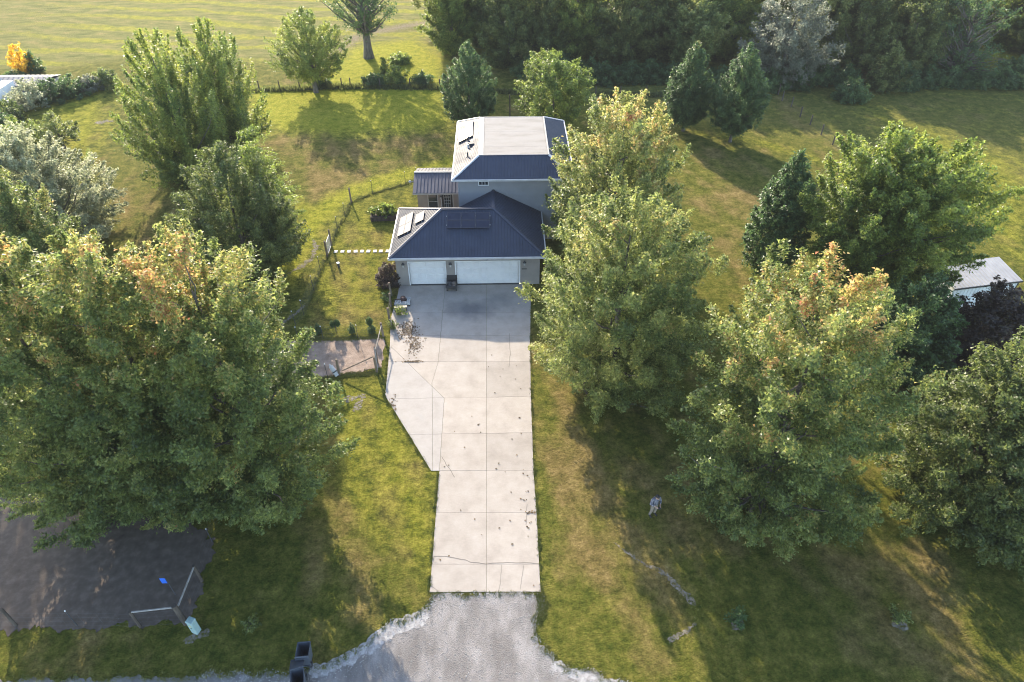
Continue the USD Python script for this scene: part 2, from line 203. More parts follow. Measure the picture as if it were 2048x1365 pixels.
# ------------------------------------------------------------------ ground
fence_line = np.array([(-2200, 260), (-300, 225), (0, 205), (60, 188), (190, 178), (300, 184), (520, 180), (880, 176), (1240, 193), (2048, 193), (4400, 190)], float)   # where the mown yard ends
def in_px(V, poly, soft=12.0, wob=0.0):
    """Soft membership (0..1) of ground points in an outline surveyed in the photograph; soft in metres."""
    q = sg.Polygon([tuple(G(*p)[:2]) for p in poly]); shapely.prepare(q); pts = shapely.points(V[:, 0], V[:, 1])
    d = np.where(shapely.contains(q, pts), 1, -1)*shapely.distance(q.exterior, pts)
    return np.clip(d/soft+0.5, 0, 1)
def near_px(V, line, wid, soft):
    q = sg.LineString([tuple(G(*p)[:2]) for p in line]); d = shapely.distance(q, shapely.points(V[:, 0], V[:, 1])); return np.clip((wid-d)/soft+0.5, 0, 1)
c1 = np.r_[-900, -600, -300, -160, -110, -90]; fx = np.arange(-80, 92, 0.45); fy = np.arange(9, 128, 0.45)
gx = np.r_[c1, fx, 100, 120, 170, 300, 600, 900]; gy = np.r_[-900, -500, -150, -40, -10, 3, fy, 132, 140, 160, 200, 300, 600, 900]
X, Y = np.meshgrid(gx, gy); V = np.stack([X.ravel(), Y.ravel(), np.zeros(X.size)], 1)
V[:, 2] = -0.014*meshkit.fbm(V*[0.35, 0.35, 0], 4, 3)-0.003
nx = len(gx); ii, jj = np.meshgrid(np.arange(len(gy)-1), np.arange(nx-1), indexing='ij'); q = np.stack([ii*nx+jj, ii*nx+jj+1, (ii+1)*nx+jj+1, (ii+1)*nx+jj], -1).reshape(-1, 4)
fl = np.array([G(*p)[:2] for p in fence_line]); yl = np.interp(V[:, 0], fl[:, 0], fl[:, 1])
wob = (meshkit.fbm(V*[0.12, 0.12, 0], 4, 11)-0.5)
field = np.clip((V[:, 1]-yl-9-6*wob+np.clip((V[:, 0]+16)*0.5, 0, 60))/5, 0, 1)*np.where(V[:, 0] > 0, 0.25, 1)
lush = 0.95*in_px(V, [(500, 178), (880, 172), (900, 240), (860, 260), (700, 270), (560, 262), (500, 240)], 4)
lush = np.maximum(lush, 0.9*in_px(V, [(640, 150), (700, 95), (830, 75), (900, 120), (880, 172), (640, 176)], 4))
lush = np.maximum(lush, 0.75*near_px(V, [(905, 325), (800, 352), (700, 385), (640, 425), (600, 480), (560, 560)], 1.3, 1.6))
lush = np.maximum(lush, 0.6*near_px(V, [(520, 400), (590, 420), (640, 425)], 1.3, 2)); lush = np.maximum(lush, 0.6*near_px(V, [(530, 265), (700, 266), (900, 262)], 0.3, 0.8))
lush = np.maximum(lush, 0.55*in_px(V, [(60, 240), (120, 185), (215, 180), (215, 260), (170, 330), (60, 270)], 5)); lush = np.maximum(lush, 0.6*in_px(V, [(1380, 265), (1560, 290), (1660, 330), (1560, 300), (1480, 275)], 2))
lush = np.maximum(lush, 0.35*in_px(V, [(760, 760), (880, 940), (860, 1180), (700, 1000), (650, 780)], 2)); lush = np.maximum(lush, 0.3*in_px(V, [(600, 400), (830, 380), (780, 640), (590, 640)], 4))
lush = np.maximum(lush, 0.5*in_px(V, [(1720, 210), (2048, 330), (2048, 520), (1900, 400)], 5)); lush = np.maximum(lush, 0.7*in_px(V, [(1940, 95), (2200, 130), (2200, 175), (2000, 140)], 3))
dry = 0.05+0.5*near_px(V, [(1110, 700), (1130, 900), (1160, 1180)], 2.2, 2.5)+0.35*in_px(V, [(560, 960), (850, 940), (850, 1180), (600, 1180)], 3)
dry += 0.4*in_px(V, [(560, 270), (880, 270), (880, 330), (620, 400), (540, 360)], 6)+0.4*in_px(V, [(190, 330), (300, 380), (280, 480), (200, 470)], 4)+0.45*in_px(V, [(1420, 300), (1560, 420), (1480, 560), (1380, 420)], 5)
dry += 0.5*in_px(V, [(1640, 1090), (1900, 1080), (1960, 1365), (1800, 1365)], 2)+0.3*near_px(V, [(1555, 190), (1660, 300), (1700, 420)], 1.5, 2)+0.35*in_px(V, [(1230, 800), (1500, 1100), (1300, 1300), (1180, 1000)], 4)
dry += 0.3*in_px(V, [(640, 500), (770, 470), (770, 640), (600, 660)], 4)
dry -= 0.35*near_px(V, [(1080, 600), (1082, 900), (1095, 1185), (1100, 1290)], 0.7, 1.0)+0.3*near_px(V, [(870, 940), (850, 1185)], 0.5, 0.8)+0.4*in_px(V, [(1090, 1190), (1240, 1180), (1300, 1365), (1180, 1340)], 1.5)
yellow_rows = np.clip(np.sin((V[:, 1]+0.2*V[:, 0])*1.15+6*wob)*1.6-0.1, 0, 1)*field; lush = np.maximum(lush, 0.62*yellow_rows*np.clip((V[:, 0]+85)/25, 0, 1))
mow = np.sin((V[:, 0]*math.cos(0.3)+V[:, 1]*math.sin(0.3))*2.6+7*wob)*np.clip(1-field*2, 0, 1); dry += 0.16*mow; lush += 0.12*np.clip(-mow, 0, 1)*(lush > 0.05)
paths = [([(628, 482), (633, 498), (622, 518), (603, 532), (580, 545)], 0.26), ([(1228, 1085), (1262, 1112)], 0.12), ([(1258, 1106), (1292, 1132), (1318, 1137)], 0.16), ([(1322, 1143), (1350, 1168), (1388, 1208)], 0.22), ([(1340, 1280), (1366, 1268), (1388, 1248)], 0.14), ([(1165, 738), (1168, 768), (1178, 800)], 0.22), ([(1185, 748), (1240, 802), (1300, 818)], 0.14), ([(690, 800), (725, 792), (712, 818)], 0.28), ([(560, 650), (585, 632), (608, 612)], 0.22),
         ([(200, 245), (216, 243)], 0.7)]
soil = np.zeros(len(V))
for ln, w in paths: soil = np.maximum(soil, 0.42*near_px(V, ln, w+0.2, 1.0))
soil = np.maximum(soil, 0.62*near_px(V, [(640, 120), (720, 70), (850, 45)], 2.5, 5)); soil = np.maximum(soil, 0.45*in_px(V, [(1260, 150), (1600, 120), (2000, 140), (2000, 165), (1600, 165), (1260, 170)], 3)); soil = np.maximum(soil, 0.7*near_px(V, [(1930, 112), (2000, 118), (2060, 135)], 0.8, 2))
field = np.where(soil > 0.3, field*0.5, field)
obj('lawn', (V, q), LAWN, smooth=True, color={'dry': np.clip(dry, -0.5, 0.9), 'lush': lush, 'field': field, 'soil': soil}, kind='structure', label='mown green and straw coloured lawn around the house')
g2 = lambda pts, h=0.0: [tuple(G(*p, h)[:2]) for p in pts]
drive_out = sg.Polygon([(-7.9, 43.58), (2.25, 43.58), (2.3, 41.5)]+g2([(1060, 690), (1062, 795), (1067, 945), (1073, 1026), (1081, 1184), (859.5, 1185), (878.7, 943.5), (863.3, 943.5), (770.5, 792), (780, 690), (781, 640)])+[(-7.9, 42.4)])
apron = sg.Polygon(g2([(859.5, 1186.5), (1081, 1185.5), (1086, 1212), (1076, 1235), (1070, 1275), (1092, 1305), (1130, 1332), (1190, 1352), (1270, 1375), (1500, 1415)])+[(40, 11.4), (400, 9.5), (400, 2), (-400, 2), (-400, 15)]+g2([(-300, 1362), (100, 1358), (300, 1354), (520, 1350), (600, 1345), (650, 1333), (700, 1308), (735, 1283), (772, 1255), (800, 1240), (832, 1232), (850, 1214)]))
ap = ragged(apron, 0.22, 1.5, 5).difference(drive_out.buffer(0.03))
obj('gravel_road', polysheet(ap, 0.006), GRAVEL, kind='structure', label='pale gravel road and flared drive entrance')
edge = ragged(sg.LineString(g2([(640, 1340), (705, 1312), (740, 1290), (780, 1262), (840, 1236)])).buffer(0.33), 0.2, 2.0, 8).intersection(ap.buffer(0.15)); edge2 = ragged(sg.LineString(g2([(1084, 1215), (1088, 1265)])).buffer(0.2), 0.15, 2.2, 9); edge3 = ragged(sg.LineString(g2([(1110, 1335), (1170, 1358), (1240, 1372)])).buffer(0.25), 0.15, 2, 10)
obj('gravel_margin', polysheet(so.unary_union([edge, edge3]), 0.011), GRAVEL_W, kind='structure', label='white limestone gravel along the turf edge of the entrance')
pen = ragged(sg.Polygon(g2([(540, 684), (600, 682), (768, 672), (770, 700), (762, 735), (690, 752), (560, 757), (500, 757)])), 0.15, 1.2, 13)
obj('soil_bed', polysheet(pen, 0.005), DIRT, kind='structure', label='bare raked soil inside the small pen')
pen2 = ragged(sg.Polygon(g2([(-500, 1240), (-60, 1262), (40, 1258), (270, 1256), (372, 1250), (410, 1168), (430, 1080), (300, 1000), (-60, 990), (-600, 1000)])), 0.38, 1.6, 14)
obj('mulch_bed', polysheet(pen2, 0.005), MULCH, kind='structure', label='dark mulched ground under the trees inside the roadside pen')
for k, (ln, w) in enumerate(paths):
    obj('bare_path', polysheet(ragged(sg.LineString(g2(ln)).buffer(w*0.62), w*0.8, 2.6, 30+k), 0.0035), PATH, kind='structure', label='worn strip of bare pale soil in the turf')
# driveway: slabs cut at the joints
xm = -1.0
joints = [sg.LineString(g2([(972.4, 560), (972.4, 1190)])), sg.LineString(g2([(891.5, 560), (883.5, 646), (882.4, 660), (876.5, 724), (863.3, 768)])), sg.LineString(g2([(782, 694), (888.6, 797.4), (878.7, 945)])), sg.LineString(g2([(864, 768), (866, 960)]))]
for yy in (626, 671.5, 723.7): joints.append(sg.LineString(g2([(740, yy+0.6), (1100, yy)])))
for l, r in ((798.5, 793.5), (871, 865.5), (943.3, 940.9), (1026, 1026), (1129, 1129)): joints.append(sg.LineString(g2([(740, l), (1100, r)])))
cut = drive_out.difference(so.unary_union([j.buffer(0.008) for j in joints]))
newer = sg.Polygon(g2([(782, 694), (888.6, 797.4), (878.7, 945), (860, 950), (765, 795)])).buffer(0.05)
drv = tag(UsdGeom.Xform.Define(stage, '/World/driveway').GetPrim(), kind='structure', label='concrete driveway of jointed slabs running up to the garage')
rg = R(5)
for g in sorted(cut.geoms, key=lambda g: (round(g.centroid.y, 1), g.centroid.x)):
    if g.area < 0.02: continue
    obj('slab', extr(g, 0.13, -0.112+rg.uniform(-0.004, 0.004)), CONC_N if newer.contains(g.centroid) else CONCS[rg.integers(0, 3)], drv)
def crack(pts, w):
    c = np.array(g2(pts)); c = np.array(sg.LineString(c).segmentize(0.1).coords); c += 0.04*(np.stack([meshkit.noise(np.c_[c*3, np.zeros(len(c))], 1), meshkit.noise(np.c_[c*3, np.zeros(len(c))], 2)], 1)-0.5)*2
    obj('crack', polysheet(sg.LineString(c).buffer(w), 0.0255), CRACK, drv)
crack([(866, 1113), (905, 1115), (940, 1124), (972, 1129), (1010, 1126), (1050, 1126), (1079, 1129)], 0.009); crack([(883, 915), (895, 932), (909, 956)], 0.012); crack([(862, 1171), (877, 1184)], 0.01); crack([(1003, 1131), (998, 1182)], 0.006); crack([(1048, 1131), (1040, 1180)], 0.006); crack([(1019, 668), (1020, 710), (1018, 735)], 0.009); crack([(1053, 1010), (1052, 1050)], 0.008)
# ------------------------------------------------------------------ house
house = thing('house', label='two storey house with dark blue metal roofs, attached garage and side porch room', cat='house')
def plane_of(p): 
    p = np.asarray(p, float); n = np.cross(p[1]-p[0], p[2]-p[0]); n /= np.linalg.norm(n); return p[0], (n if n[2] > 0 else -n)
def slope(name, pts, mat, parent, rib=0.229, rib_h=0.022, thick=0.05, off=0.0, lowdir=None):
    """A ribbed metal roof plane over the polygon pts (3D, coplanar); ribs run down the slope."""
    p0, n = plane_of(pts); p = np.asarray(pts, float)
    u = np.cross([0, 0, 1.0], n); u /= np.linalg.norm(u); w = np.cross(n, u)      # u along the eave, w up the slope
    c = np.stack([(p-p0)@u, (p-p0)@w], 1); pg = sg.Polygon(c).buffer(0)
    v, f = extr(pg, thick, -thick); ms = [(p0+v[:, :1]*u+v[:, 1:2]*w+v[:, 2:]*n, f)]
    inner = pg.buffer(-0.03); x0, y0, x1, y1 = pg.bounds
    for k in np.arange(math.ceil((x0+off)/rib)*rib-off, x1, rib):
        s = inner.intersection(sg.LineString([(k, y0-1), (k, y1+1)]))
        for sgm in getattr(s, 'geoms', [s]):
            if sgm.is_empty or sgm.length < 0.1: continue
            (_, a), (_, b) = sgm.coords[0], sgm.coords[-1]
            q = np.array([[k-0.032, a, 0.001], [k+0.032, a, 0.001], [k+0.012, a, rib_h], [k-0.012, a, rib_h], [k-0.032, b, 0.001], [k+0.032, b, 0.001], [k+0.012, b, rib_h], [k-0.012, b, rib_h]])
            F = np.array([[0, 1, 2], [0, 2, 3], [4, 6, 5], [4, 7, 6], [1, 5, 6], [1, 6, 2], [2, 6, 7], [2, 7, 3], [3, 7, 4], [3, 4, 0]])
            ms.append((p0+q[:, :1]*u+q[:, 1:2]*w+q[:, 2:]*n, F))
    return obj(name, ms, mat, parent)
def strip(name, a, b, mat, parent, w=0.16, h=0.05, lift=0.01, **kw):
    a, b = np.asarray(a, float), np.asarray(b, float); d = b-a; L = np.linalg.norm(d); d /= L; s = np.cross(d, [0, 0, 1.0]); s /= np.linalg.norm(s); n = np.cross(s, d)
    prof = np.array([[-w/2, -h], [-w/2, 0], [0, h*0.7], [w/2, 0], [w/2, -h]])
    v = np.vstack([a+prof[:, :1]*s+(prof[:, 1:]+lift)*n, b+prof[:, :1]*s+(prof[:, 1:]+lift)*n]); k = 5
    F = [[i, (i+1) % k, k+(i+1) % k] for i in range(k)]+[[i, k+(i+1) % k, k+i] for i in range(k)]+[[0, i+1, i] for i in range(1, 4)]+[[k, k+i, k+i+1] for i in range(1, 4)]
    return obj(name, (v, np.array(F)[:, ::-1]), mat, parent, **kw)
def lap_wall(p0, p1, z0, z1, holes=(), course=0.115):
    """Lap siding between two ground points, facing to the right of p0->p1; holes are (s0, s1, z0, z1)."""
    p0, p1 = np.r_[p0, 0.0], np.r_[p1, 0.0]; d = p1-p0; L = np.linalg.norm(d); d /= L; n = np.array([d[1], -d[0], 0]); out = []
    for z in np.arange(z0, z1-1e-6, course):
        zt = min(z+course, z1); spans = [(0, L)]
        for s0, s1, h0, h1 in holes:
            if h0 < zt and h1 > z: spans = [t for a, b in spans for t in ((a, min(b, s0)), (max(a, s1), b)) if t[1]-t[0] > 0.01]
        for a, b in spans:
            v = np.array([p0+d*a+n*0.032+[0, 0, z], p0+d*b+n*0.032+[0, 0, z], p0+d*b+n*0.003+[0, 0, zt], p0+d*a+n*0.003+[0, 0, zt], p0+d*a+[0, 0, z], p0+d*b+[0, 0, z]])
            out.append((v, np.array([[0, 1, 2], [0, 2, 3], [0, 5, 1], [0, 4, 5]])))
    return out
def wall_box(p0, p1, z0, z1, thick=0.15):
    p0, p1 = np.r_[p0, 0.0], np.r_[p1, 0.0]; d = p1-p0; L = np.linalg.norm(d); d /= L; n = np.array([d[1], -d[0], 0])
    c = [p0, p1, p1-n*thick, p0-n*thick]; v = np.array([x+[0, 0, z] for z in (z0, z1) for x in c])
    return v, np.array([[0, 1, 5], [0, 5, 4], [1, 2, 6], [1, 6, 5], [2, 3, 7], [2, 7, 6], [3, 0, 4], [3, 4, 7], [4, 5, 6], [4, 6, 7], [0, 2, 1], [0, 3, 2]])
# garage block: eave rectangle x -8.37..3.45, y 43.4..50.95; ridge at y 47.15, h 4.73
EX0, EX1, EY0, EY1, EH, RY, RH, RX0, RX1, HWY = -8.37, 3.45, 43.4, 50.95, 2.72, 47.17, 4.74, -4.5, -0.47, 50.12
GX0, GX1, GY0 = -7.97, 3.05, 43.62
sl = (RH-EH)/(RY-EY0); vx = RX1-(HWY-RY)
slope('garage_roof_front', [(EX0, EY0, EH), (EX1, EY0, EH), (RX1, RY, RH), (RX0, RY, RH)], ROOF, house)
slope('garage_roof_side', [(EX0, EY1, EH), (EX0, EY0, EH), (RX0, RY, RH)], ROOF, house)
sr = (RH-EH)/(EX1-RX1); slope('garage_roof_side', [(EX1, EY0, EH), (EX1, HWY, EH), (RX1, HWY, RH), (RX1, RY, RH)], ROOF, house)
slope('garage_roof_back', [(EX0, EY1, EH), (RX0, RY, RH), (RX1, RY, RH), (vx, HWY, RH-sl*(HWY-RY)), (vx-0.02, EY1, EH)], ROOF, house)
slope('garage_roof_valley', [(RX1, RY, RH), (RX1, HWY, RH), (vx, HWY, RH-sl*(HWY-RY))], ROOF, house)
for a, b in (((EX0, EY0, EH), (RX0, RY, RH)), ((EX1, EY0, EH), (RX1, RY, RH)), ((RX0, RY, RH), (RX1, RY, RH)), ((RX0, RY, RH), (EX0, EY1, EH)), ((RX1, RY, RH), (RX1, HWY, RH))): strip('ridge_cap', a, b, ROOF_A if a[0] == EX0 or b[0] == EX0 else ROOF, house, 0.26, 0.05, 0.02)
obj('gutter', [bb(EX0-0.1, EX1+0.1, EY0-0.11, EY0-0.002, EH-0.17, EH-0.015)], TRIM, house); obj('gutter', [bb(EX0-0.1, EX0-0.002, EY0, EY1, EH-0.17, EH-0.015)], TRIM, house); obj('gutter', [bb(EX1+0.002, EX1+0.1, EY0, HWY, EH-0.17, EH-0.015)], TRIM, house)
obj('soffit', [bb(EX0, EX1, EY0, GY0+0.1, EH-0.16, EH-0.12), bb(EX0, GX0+0.1, GY0+0.1, EY1, EH-0.16, EH-0.12), bb(GX1-0.1, EX1, GY0+0.1, HWY, EH-0.16, EH-0.12)], TRIM, house)
doors = [(-6.98, -4.24), (-3.38, 1.46)]; DH = 2.15
front = [bb(GX0, GX1, GY0, GY0+0.2, DH, EH-0.12)]; xs = [GX0, *doors[0], *doors[1], GX1]
for a, b in zip(xs[::2], xs[1::2]): front.append(bb(a, b, GY0, GY0+0.2, 0, DH))
obj('garage_wall', front, WALL_G, house)
obj('garage_wall', lap_wall((GX0, EY1-0.35), (GX0, GY0), 0.15, EH-0.12)+[wall_box((GX0+0.01, EY1-0.35), (GX0+0.01, GY0+0.2), 0, EH-0.12), bb(GX0, vx, EY1-0.5, EY1-0.35, 0, EH-0.12)], WALL_G, house)
obj('garage_wall', [bb(GX1-0.15, GX1, GY0+0.2, HWY, 0, EH-0.12)], WALL_G, house); obj('foundation', [bb(GX0-0.02, GX0, GY0, EY1-0.4, 0, 0.14)], BLOCK, house)
for di, (a, b) in enumerate(doors):
    d = obj('garage_door', [bb(a+0.02, b-0.02, GY0+0.1, GY0+0.15, 0.05, DH)], WHITE, house); nc = 4 if di == 0 else 8; W = (b-a-0.04)/nc; Hh = (DH-0.05)/4
    obj('door_frame', [bb(a-0.09, a, GY0-0.025, GY0+0.02, 0.04, DH+0.09), bb(b, b+0.09, GY0-0.025, GY0+0.02, 0.04, DH+0.09), bb(a, b, GY0-0.025, GY0+0.02, DH, DH+0.09)], WHITE, house)
    obj('threshold', [bb(a, b, GY0-0.03, GY0+0.1, 0.035, 0.052)], DARKM, house)
    for r_ in range(4):
        z0 = 0.05+r_*Hh; obj('door_section', [bb(a+0.021, b-0.021, GY0+0.085, GY0+0.11, z0+0.014, z0+Hh-0.014)], WHITE, d)
        for c in range(nc): obj('door_panel', [bevel_box(a+0.02+c*W+0.09, a+0.02+(c+1)*W-0.09, GY0+0.05, GY0+0.1, z0+0.1, z0+Hh-0.1, 0.025)], WHITE, d)
def wall_lamp(x, y, z, s=1.0):
    l = obj('wall_lamp', [box(0.1*s, 0.03*s, 0.2*s, (x, y-0.015, z)), box(0.04*s, 0.12*s, 0.03*s, (x, y-0.08*s, z+0.12*s)), cat([trimesh.creation.cone(0.11*s, 0.14*s, sections=10).apply_translation([x, y-0.14*s, z+0.1*s])])], BLACK, house)
    obj('lamp_glass', [trimesh.creation.cylinder(0.055*s, 0.18*s, sections=10).apply_translation([x, y-0.14*s, z+0.005])], pbr('lamp_glass_look', (0.35, 0.35, 0.33), 0.2) if not stage.GetPrimAtPath('/World/Looks/lamp_glass_look') else UsdShade.Material.Get(stage, '/World/Looks/lamp_glass_look'), l)
for px, py in ((806.5, 530), (901, 529), (1049, 526)):
    w = GY(px, py, GY0); wall_lamp(w[0], GY0, w[2], 1.25)
w = GY(1048.5, 538, GY0); hn = obj('house_number', [bb(w[0]-0.2, w[0]+0.2, GY0-0.02, GY0-0.001, w[2]-0.06, w[2]+0.06)], pbr('number_board_look', (0.13, 0.12, 0.115), 0.6), house)
for k in range(4): obj('raised_figure', [bb(w[0]-0.15+k*0.085, w[0]-0.1+k*0.085, GY0-0.026, GY0-0.0205, w[2]-0.035, w[2]+0.035)], BLACK, hn)
w = GY(974, 517.5, GY0); obj('flood_light', [box(0.2, 0.16, 0.1, (w[0], GY0-0.1, w[2]+0.05)), trimesh.creation.icosphere(1, 0.05).apply_translation([w[0]-0.06, GY0-0.14, w[2]-0.03]), trimesh.creation.icosphere(1, 0.05).apply_translation([w[0]+0.06, GY0-0.14, w[2]-0.03])], DARKM, house)
# two storey block
BX0, BX1, BY0, BY1, BH = -3.7, 6.02, 49.73, 61.15, 5.9; DX0, DX1, DY0, DY1, DHT = -1.62, 4.1, 51.78, 59.5, 6.95
slope('upper_roof_front', [(BX0, BY0, BH), (BX1, BY0, BH), (DX1, DY0, DHT), (DX0, DY0, DHT)], ROOF, house); slope('upper_roof_side', [(BX0, BY1, BH), (BX0, BY0, BH), (DX0, DY0, DHT), (DX0, DY1, DHT)], ROOF, house)
slope('upper_roof_side', [(BX1, BY0, BH), (BX1, BY1, BH), (DX1, DY1, DHT), (DX1, DY0, DHT)], ROOF, house); slope('upper_roof_back', [(BX1, BY1, BH), (BX0, BY1, BH), (DX0, DY1, DHT), (DX1, DY1, DHT)], ROOF, house)
for a, b in (((BX0, BY0, BH), (DX0, DY0, DHT)), ((BX1, BY0, BH), (DX1, DY0, DHT)), ((BX0, BY1, BH), (DX0, DY1, DHT)), ((BX1, BY1, BH), (DX1, DY1, DHT))): strip('hip_cap', a, b, TRIM, house, 0.2, 0.05, 0.02)
ys = np.linspace(DY0+0.1, DY1-0.05, 6)
for k in range(5): obj('membrane_sheet', [bb(DX0+0.42, DX1-0.12, ys[k]-0.02*(k > 0), ys[k+1]-0.022*(k < 4), DHT-0.05, DHT+0.012+0.003*(k % 2))], DECK, house)
obj('deck_rim', [bb(DX0, DX0+0.4, DY0+0.02, DY1, DHT-0.05, DHT+0.035)], RIM, house); obj('deck_rim', [bb(DX1-0.1, DX1+0.02, DY0+0.02, DY1, DHT-0.05, DHT+0.05)], RIM, house); obj('deck_rim', [bb(DX0+0.4, DX1-0.1, DY0-0.02, DY0+0.08, DHT-0.05, DHT+0.03)], ROOF_A, house); obj('deck_rim', [bb(DX0+0.4, DX1-0.1, DY1-0.03, DY1+0.03, DHT-0.05, DHT+0.03)], RIM, house)
WX0, WX1, WY0, WY1 = -3.3, 5.62, HWY, 60.75; WT = BH-0.14
obj('gutter', [bb(BX0-0.1, BX1+0.1, BY0-0.11, BY0-0.002, BH-0.16, BH-0.015)], TRIM, house); obj('gutter', [bb(BX0-0.1, BX0-0.002, BY0, BY1, BH-0.16, BH-0.015)], TRIM, house); obj('gutter', [bb(BX1+0.002, BX1+0.1, BY0, BY1, BH-0.16, BH-0.015)], TRIM, house)
obj('soffit', [bb(BX0, BX1, BY0, BY1, BH-0.15, BH-0.11)], TRIM, house)
wa, wb = GY(957.5, 371, WY0), GY(976.5, 363, WY0); hole = (wa[0]-WX0, wb[0]-WX0, wa[2], wb[2])
obj('upper_wall', lap_wall((WX0, WY0), (WX1, WY0), 0.1, WT, [hole])+lap_wall((WX0, WY1), (WX0, WY0), 0.1, WT)+lap_wall((WX1, WY0), (WX1, WY1), 0.1, WT)+lap_wall((WX1, WY1), (WX0, WY1), 0.1, WT)+[wall_box((WX0, WY0+0.06), (WX1, WY0+0.06), 0, WT), wall_box((WX1-0.005, WY0+0.1), (WX1-0.005, WY1), 0, WT), wall_box((WX1, WY1-0.005), (WX0, WY1-0.005), 0, WT), wall_box((WX0+0.005, WY1), (WX0+0.005, WY0+0.1), 0, WT)], SIDE_G, house)
obj('corner_board', [bb(WX0-0.02, WX0+0.09, WY0-0.045, WY0+0.08, 0.1, WT)], SIDE_G, house); obj('corner_board', [bb(WX1-0.09, WX1+0.02, WY0-0.045, WY0+0.08, 0.1, WT)], SIDE_G, house)
def window(x0, x1, y, z0, z1, bars=1, vert=0, mat=WHITE, parent=house):
    t = 0.07; f = obj('window', [bb(x0-t, x1+t, y-0.05, y+0.03, z1, z1+t), bb(x0-t, x1+t, y-0.06, y+0.03, z0-t, z0), bb(x0-t, x0, y-0.05, y+0.03, z0, z1), bb(x1, x1+t, y-0.05, y+0.03, z0, z1)], mat, parent)
    obj('pane', [bb(x0, x1, y+0.0, y+0.012, z0, z1)], GLASS, f)
    b = [bb(x0, x1, y-0.02, y-0.004, z0+(z1-z0)*k/(bars+1)-0.02, z0+(z1-z0)*k/(bars+1)+0.02) for k in range(1, bars+1)]+[bb(x0+(x1-x0)*k/(vert+1)-0.015, x0+(x1-x0)*k/(vert+1)+0.015, y-0.021, y-0.005, z0, z1) for k in range(1, vert+1)]
    if b: obj('glazing_bar', b, mat, f)
    return f
window(wa[0]+0.03, wb[0]-0.03, WY0+0.01, wa[2]+0.03, wb[2]-0.03, 0, 2)
# roof vents
pL, nL = plane_of([(BX0, BY1, BH), (BX0, BY0, BH), (DX0, DY0, DHT)])
for i, (px, py) in enumerate(((937.5, 283), (942.5, 291), (935.5, 314))):
    a = GPL(px, py, pL, nL)
    if i == 1: obj('roof_vent', [box(0.42, 0.34, 0.16, (a[0], a[1], a[2]+0.13), 0.4), box(0.3, 0.24, 0.2, (a[0], a[1], a[2]), 0.4)], DARKM, house); obj('vent_pipe', [tube([(a[0]-0.25, a[1]-0.25, a[2]-0.3), (a[0]-0.25, a[1]-0.25, a[2]+0.2)], 0.08)], TRIM, house)
    else: v_ = obj('vent_pipe', [tube([(a[0], a[1], a[2]-0.1), (a[0], a[1], a[2]+0.42)], 0.055)], DARKM, house); obj('flashing', [tube([(a[0], a[1], a[2]-0.05), (a[0], a[1], a[2]+0.06)], [0.15, 0.065])], DARKM, v_)
# porch room
AX0, AX1, AY0, AY1, AH, ARY, ARH = -7.2, WX0-0.02, 54.1, 58.3, 2.5, 56.28, 3.3
slope('porch_roof', [(AX0-0.34, AY0-0.23, AH), (AX1, AY0-0.23, AH), (AX1, ARY, ARH), (AX0-0.34, ARY, ARH)], ROOF_A, house, 0.305, 0.035); slope('porch_roof', [(AX1, 2*ARY-AY0+0.23, AH), (AX0-0.34, 2*ARY-AY0+0.23, AH), (AX0-0.34, ARY, ARH), (AX1, ARY, ARH)], ROOF_A, house, 0.305, 0.035)
strip('ridge_cap', (AX0-0.36, ARY, ARH), (AX1, ARY, ARH), RIM, house, 0.3, 0.05, 0.03); obj('fascia', [bb(AX0-0.36, AX1, AY0-0.26, AY0-0.232, AH-0.15, AH-0.03)], RIM, house)
a1, b1, a2, b2 = GY(857, 417, AY0), GY(875.5, 390, AY0), GY(885, 418, AY0), GY(904.5, 389.5, AY0); z1 = AH-0.2; dz0, dz1 = 0.12, 2.2
aw = [bb(AX0, AX1, AY0, AY0+0.15, z1+0.02, AH-0.1), bb(AX0, a1[0], AY0, AY0+0.15, 0, z1+0.02), bb(b1[0], a2[0], AY0, AY0+0.15, 0, z1+0.02), bb(b2[0], AX1, AY0, AY0+0.15, 0, z1+0.02), bb(a1[0], b1[0], AY0, AY0+0.15, 0, 0.75)]
obj('porch_wall', aw+[bb(AX0, AX0+0.15, AY0+0.15, 2*ARY-AY0, 0, AH-0.08), bb(AX0+0.15, AX1, 2*ARY-AY0-0.15, 2*ARY-AY0, 0, AH-0.1)]+[(np.array([[AX0+k, AY0, AH-0.12], [AX0+k, 2*ARY-AY0, AH-0.12], [AX0+k, ARY, ARH-0.06]]), np.array([[0, 2, 1]] if k == 0 else [[0, 1, 2]])) for k in (0, 0.12)], SIDE_T, house)
window(a1[0]+0.07, b1[0]-0.07, AY0+0.03, 0.82, z1-0.06, 1, 0, RIM)
pd = obj('porch_door', [bb(a2[0]+0.02, b2[0]-0.02, AY0+0.07, AY0+0.11, 0.1, z1)], BLACK, house); obj('door_frame', [bb(a2[0]-0.08, a2[0], AY0-0.02, AY0+0.05, 0.1, z1+0.08), bb(b2[0], b2[0]+0.08, AY0-0.02, AY0+0.05, 0.1, z1+0.08)], RIM, house)
cx = (a2[0]+b2[0])/2; obj('door_glass', [bb(cx-0.26, cx+0.26, AY0+0.055, AY0+0.069, 0.95, z1-0.15)], GLASS, pd)
obj('glazing_bar', [bb(cx-0.3, cx+0.3, AY0+0.04, AY0+0.0545, z, z+0.03) for z in (0.92, 1.27, 1.6, 1.93, z1-0.14)]+[bb(cx+s-0.015, cx+s+0.015, AY0+0.042, AY0+0.0546, 0.95, z1-0.14) for s in (-0.285, -0.09, 0.09, 0.285)], STEEL, pd)
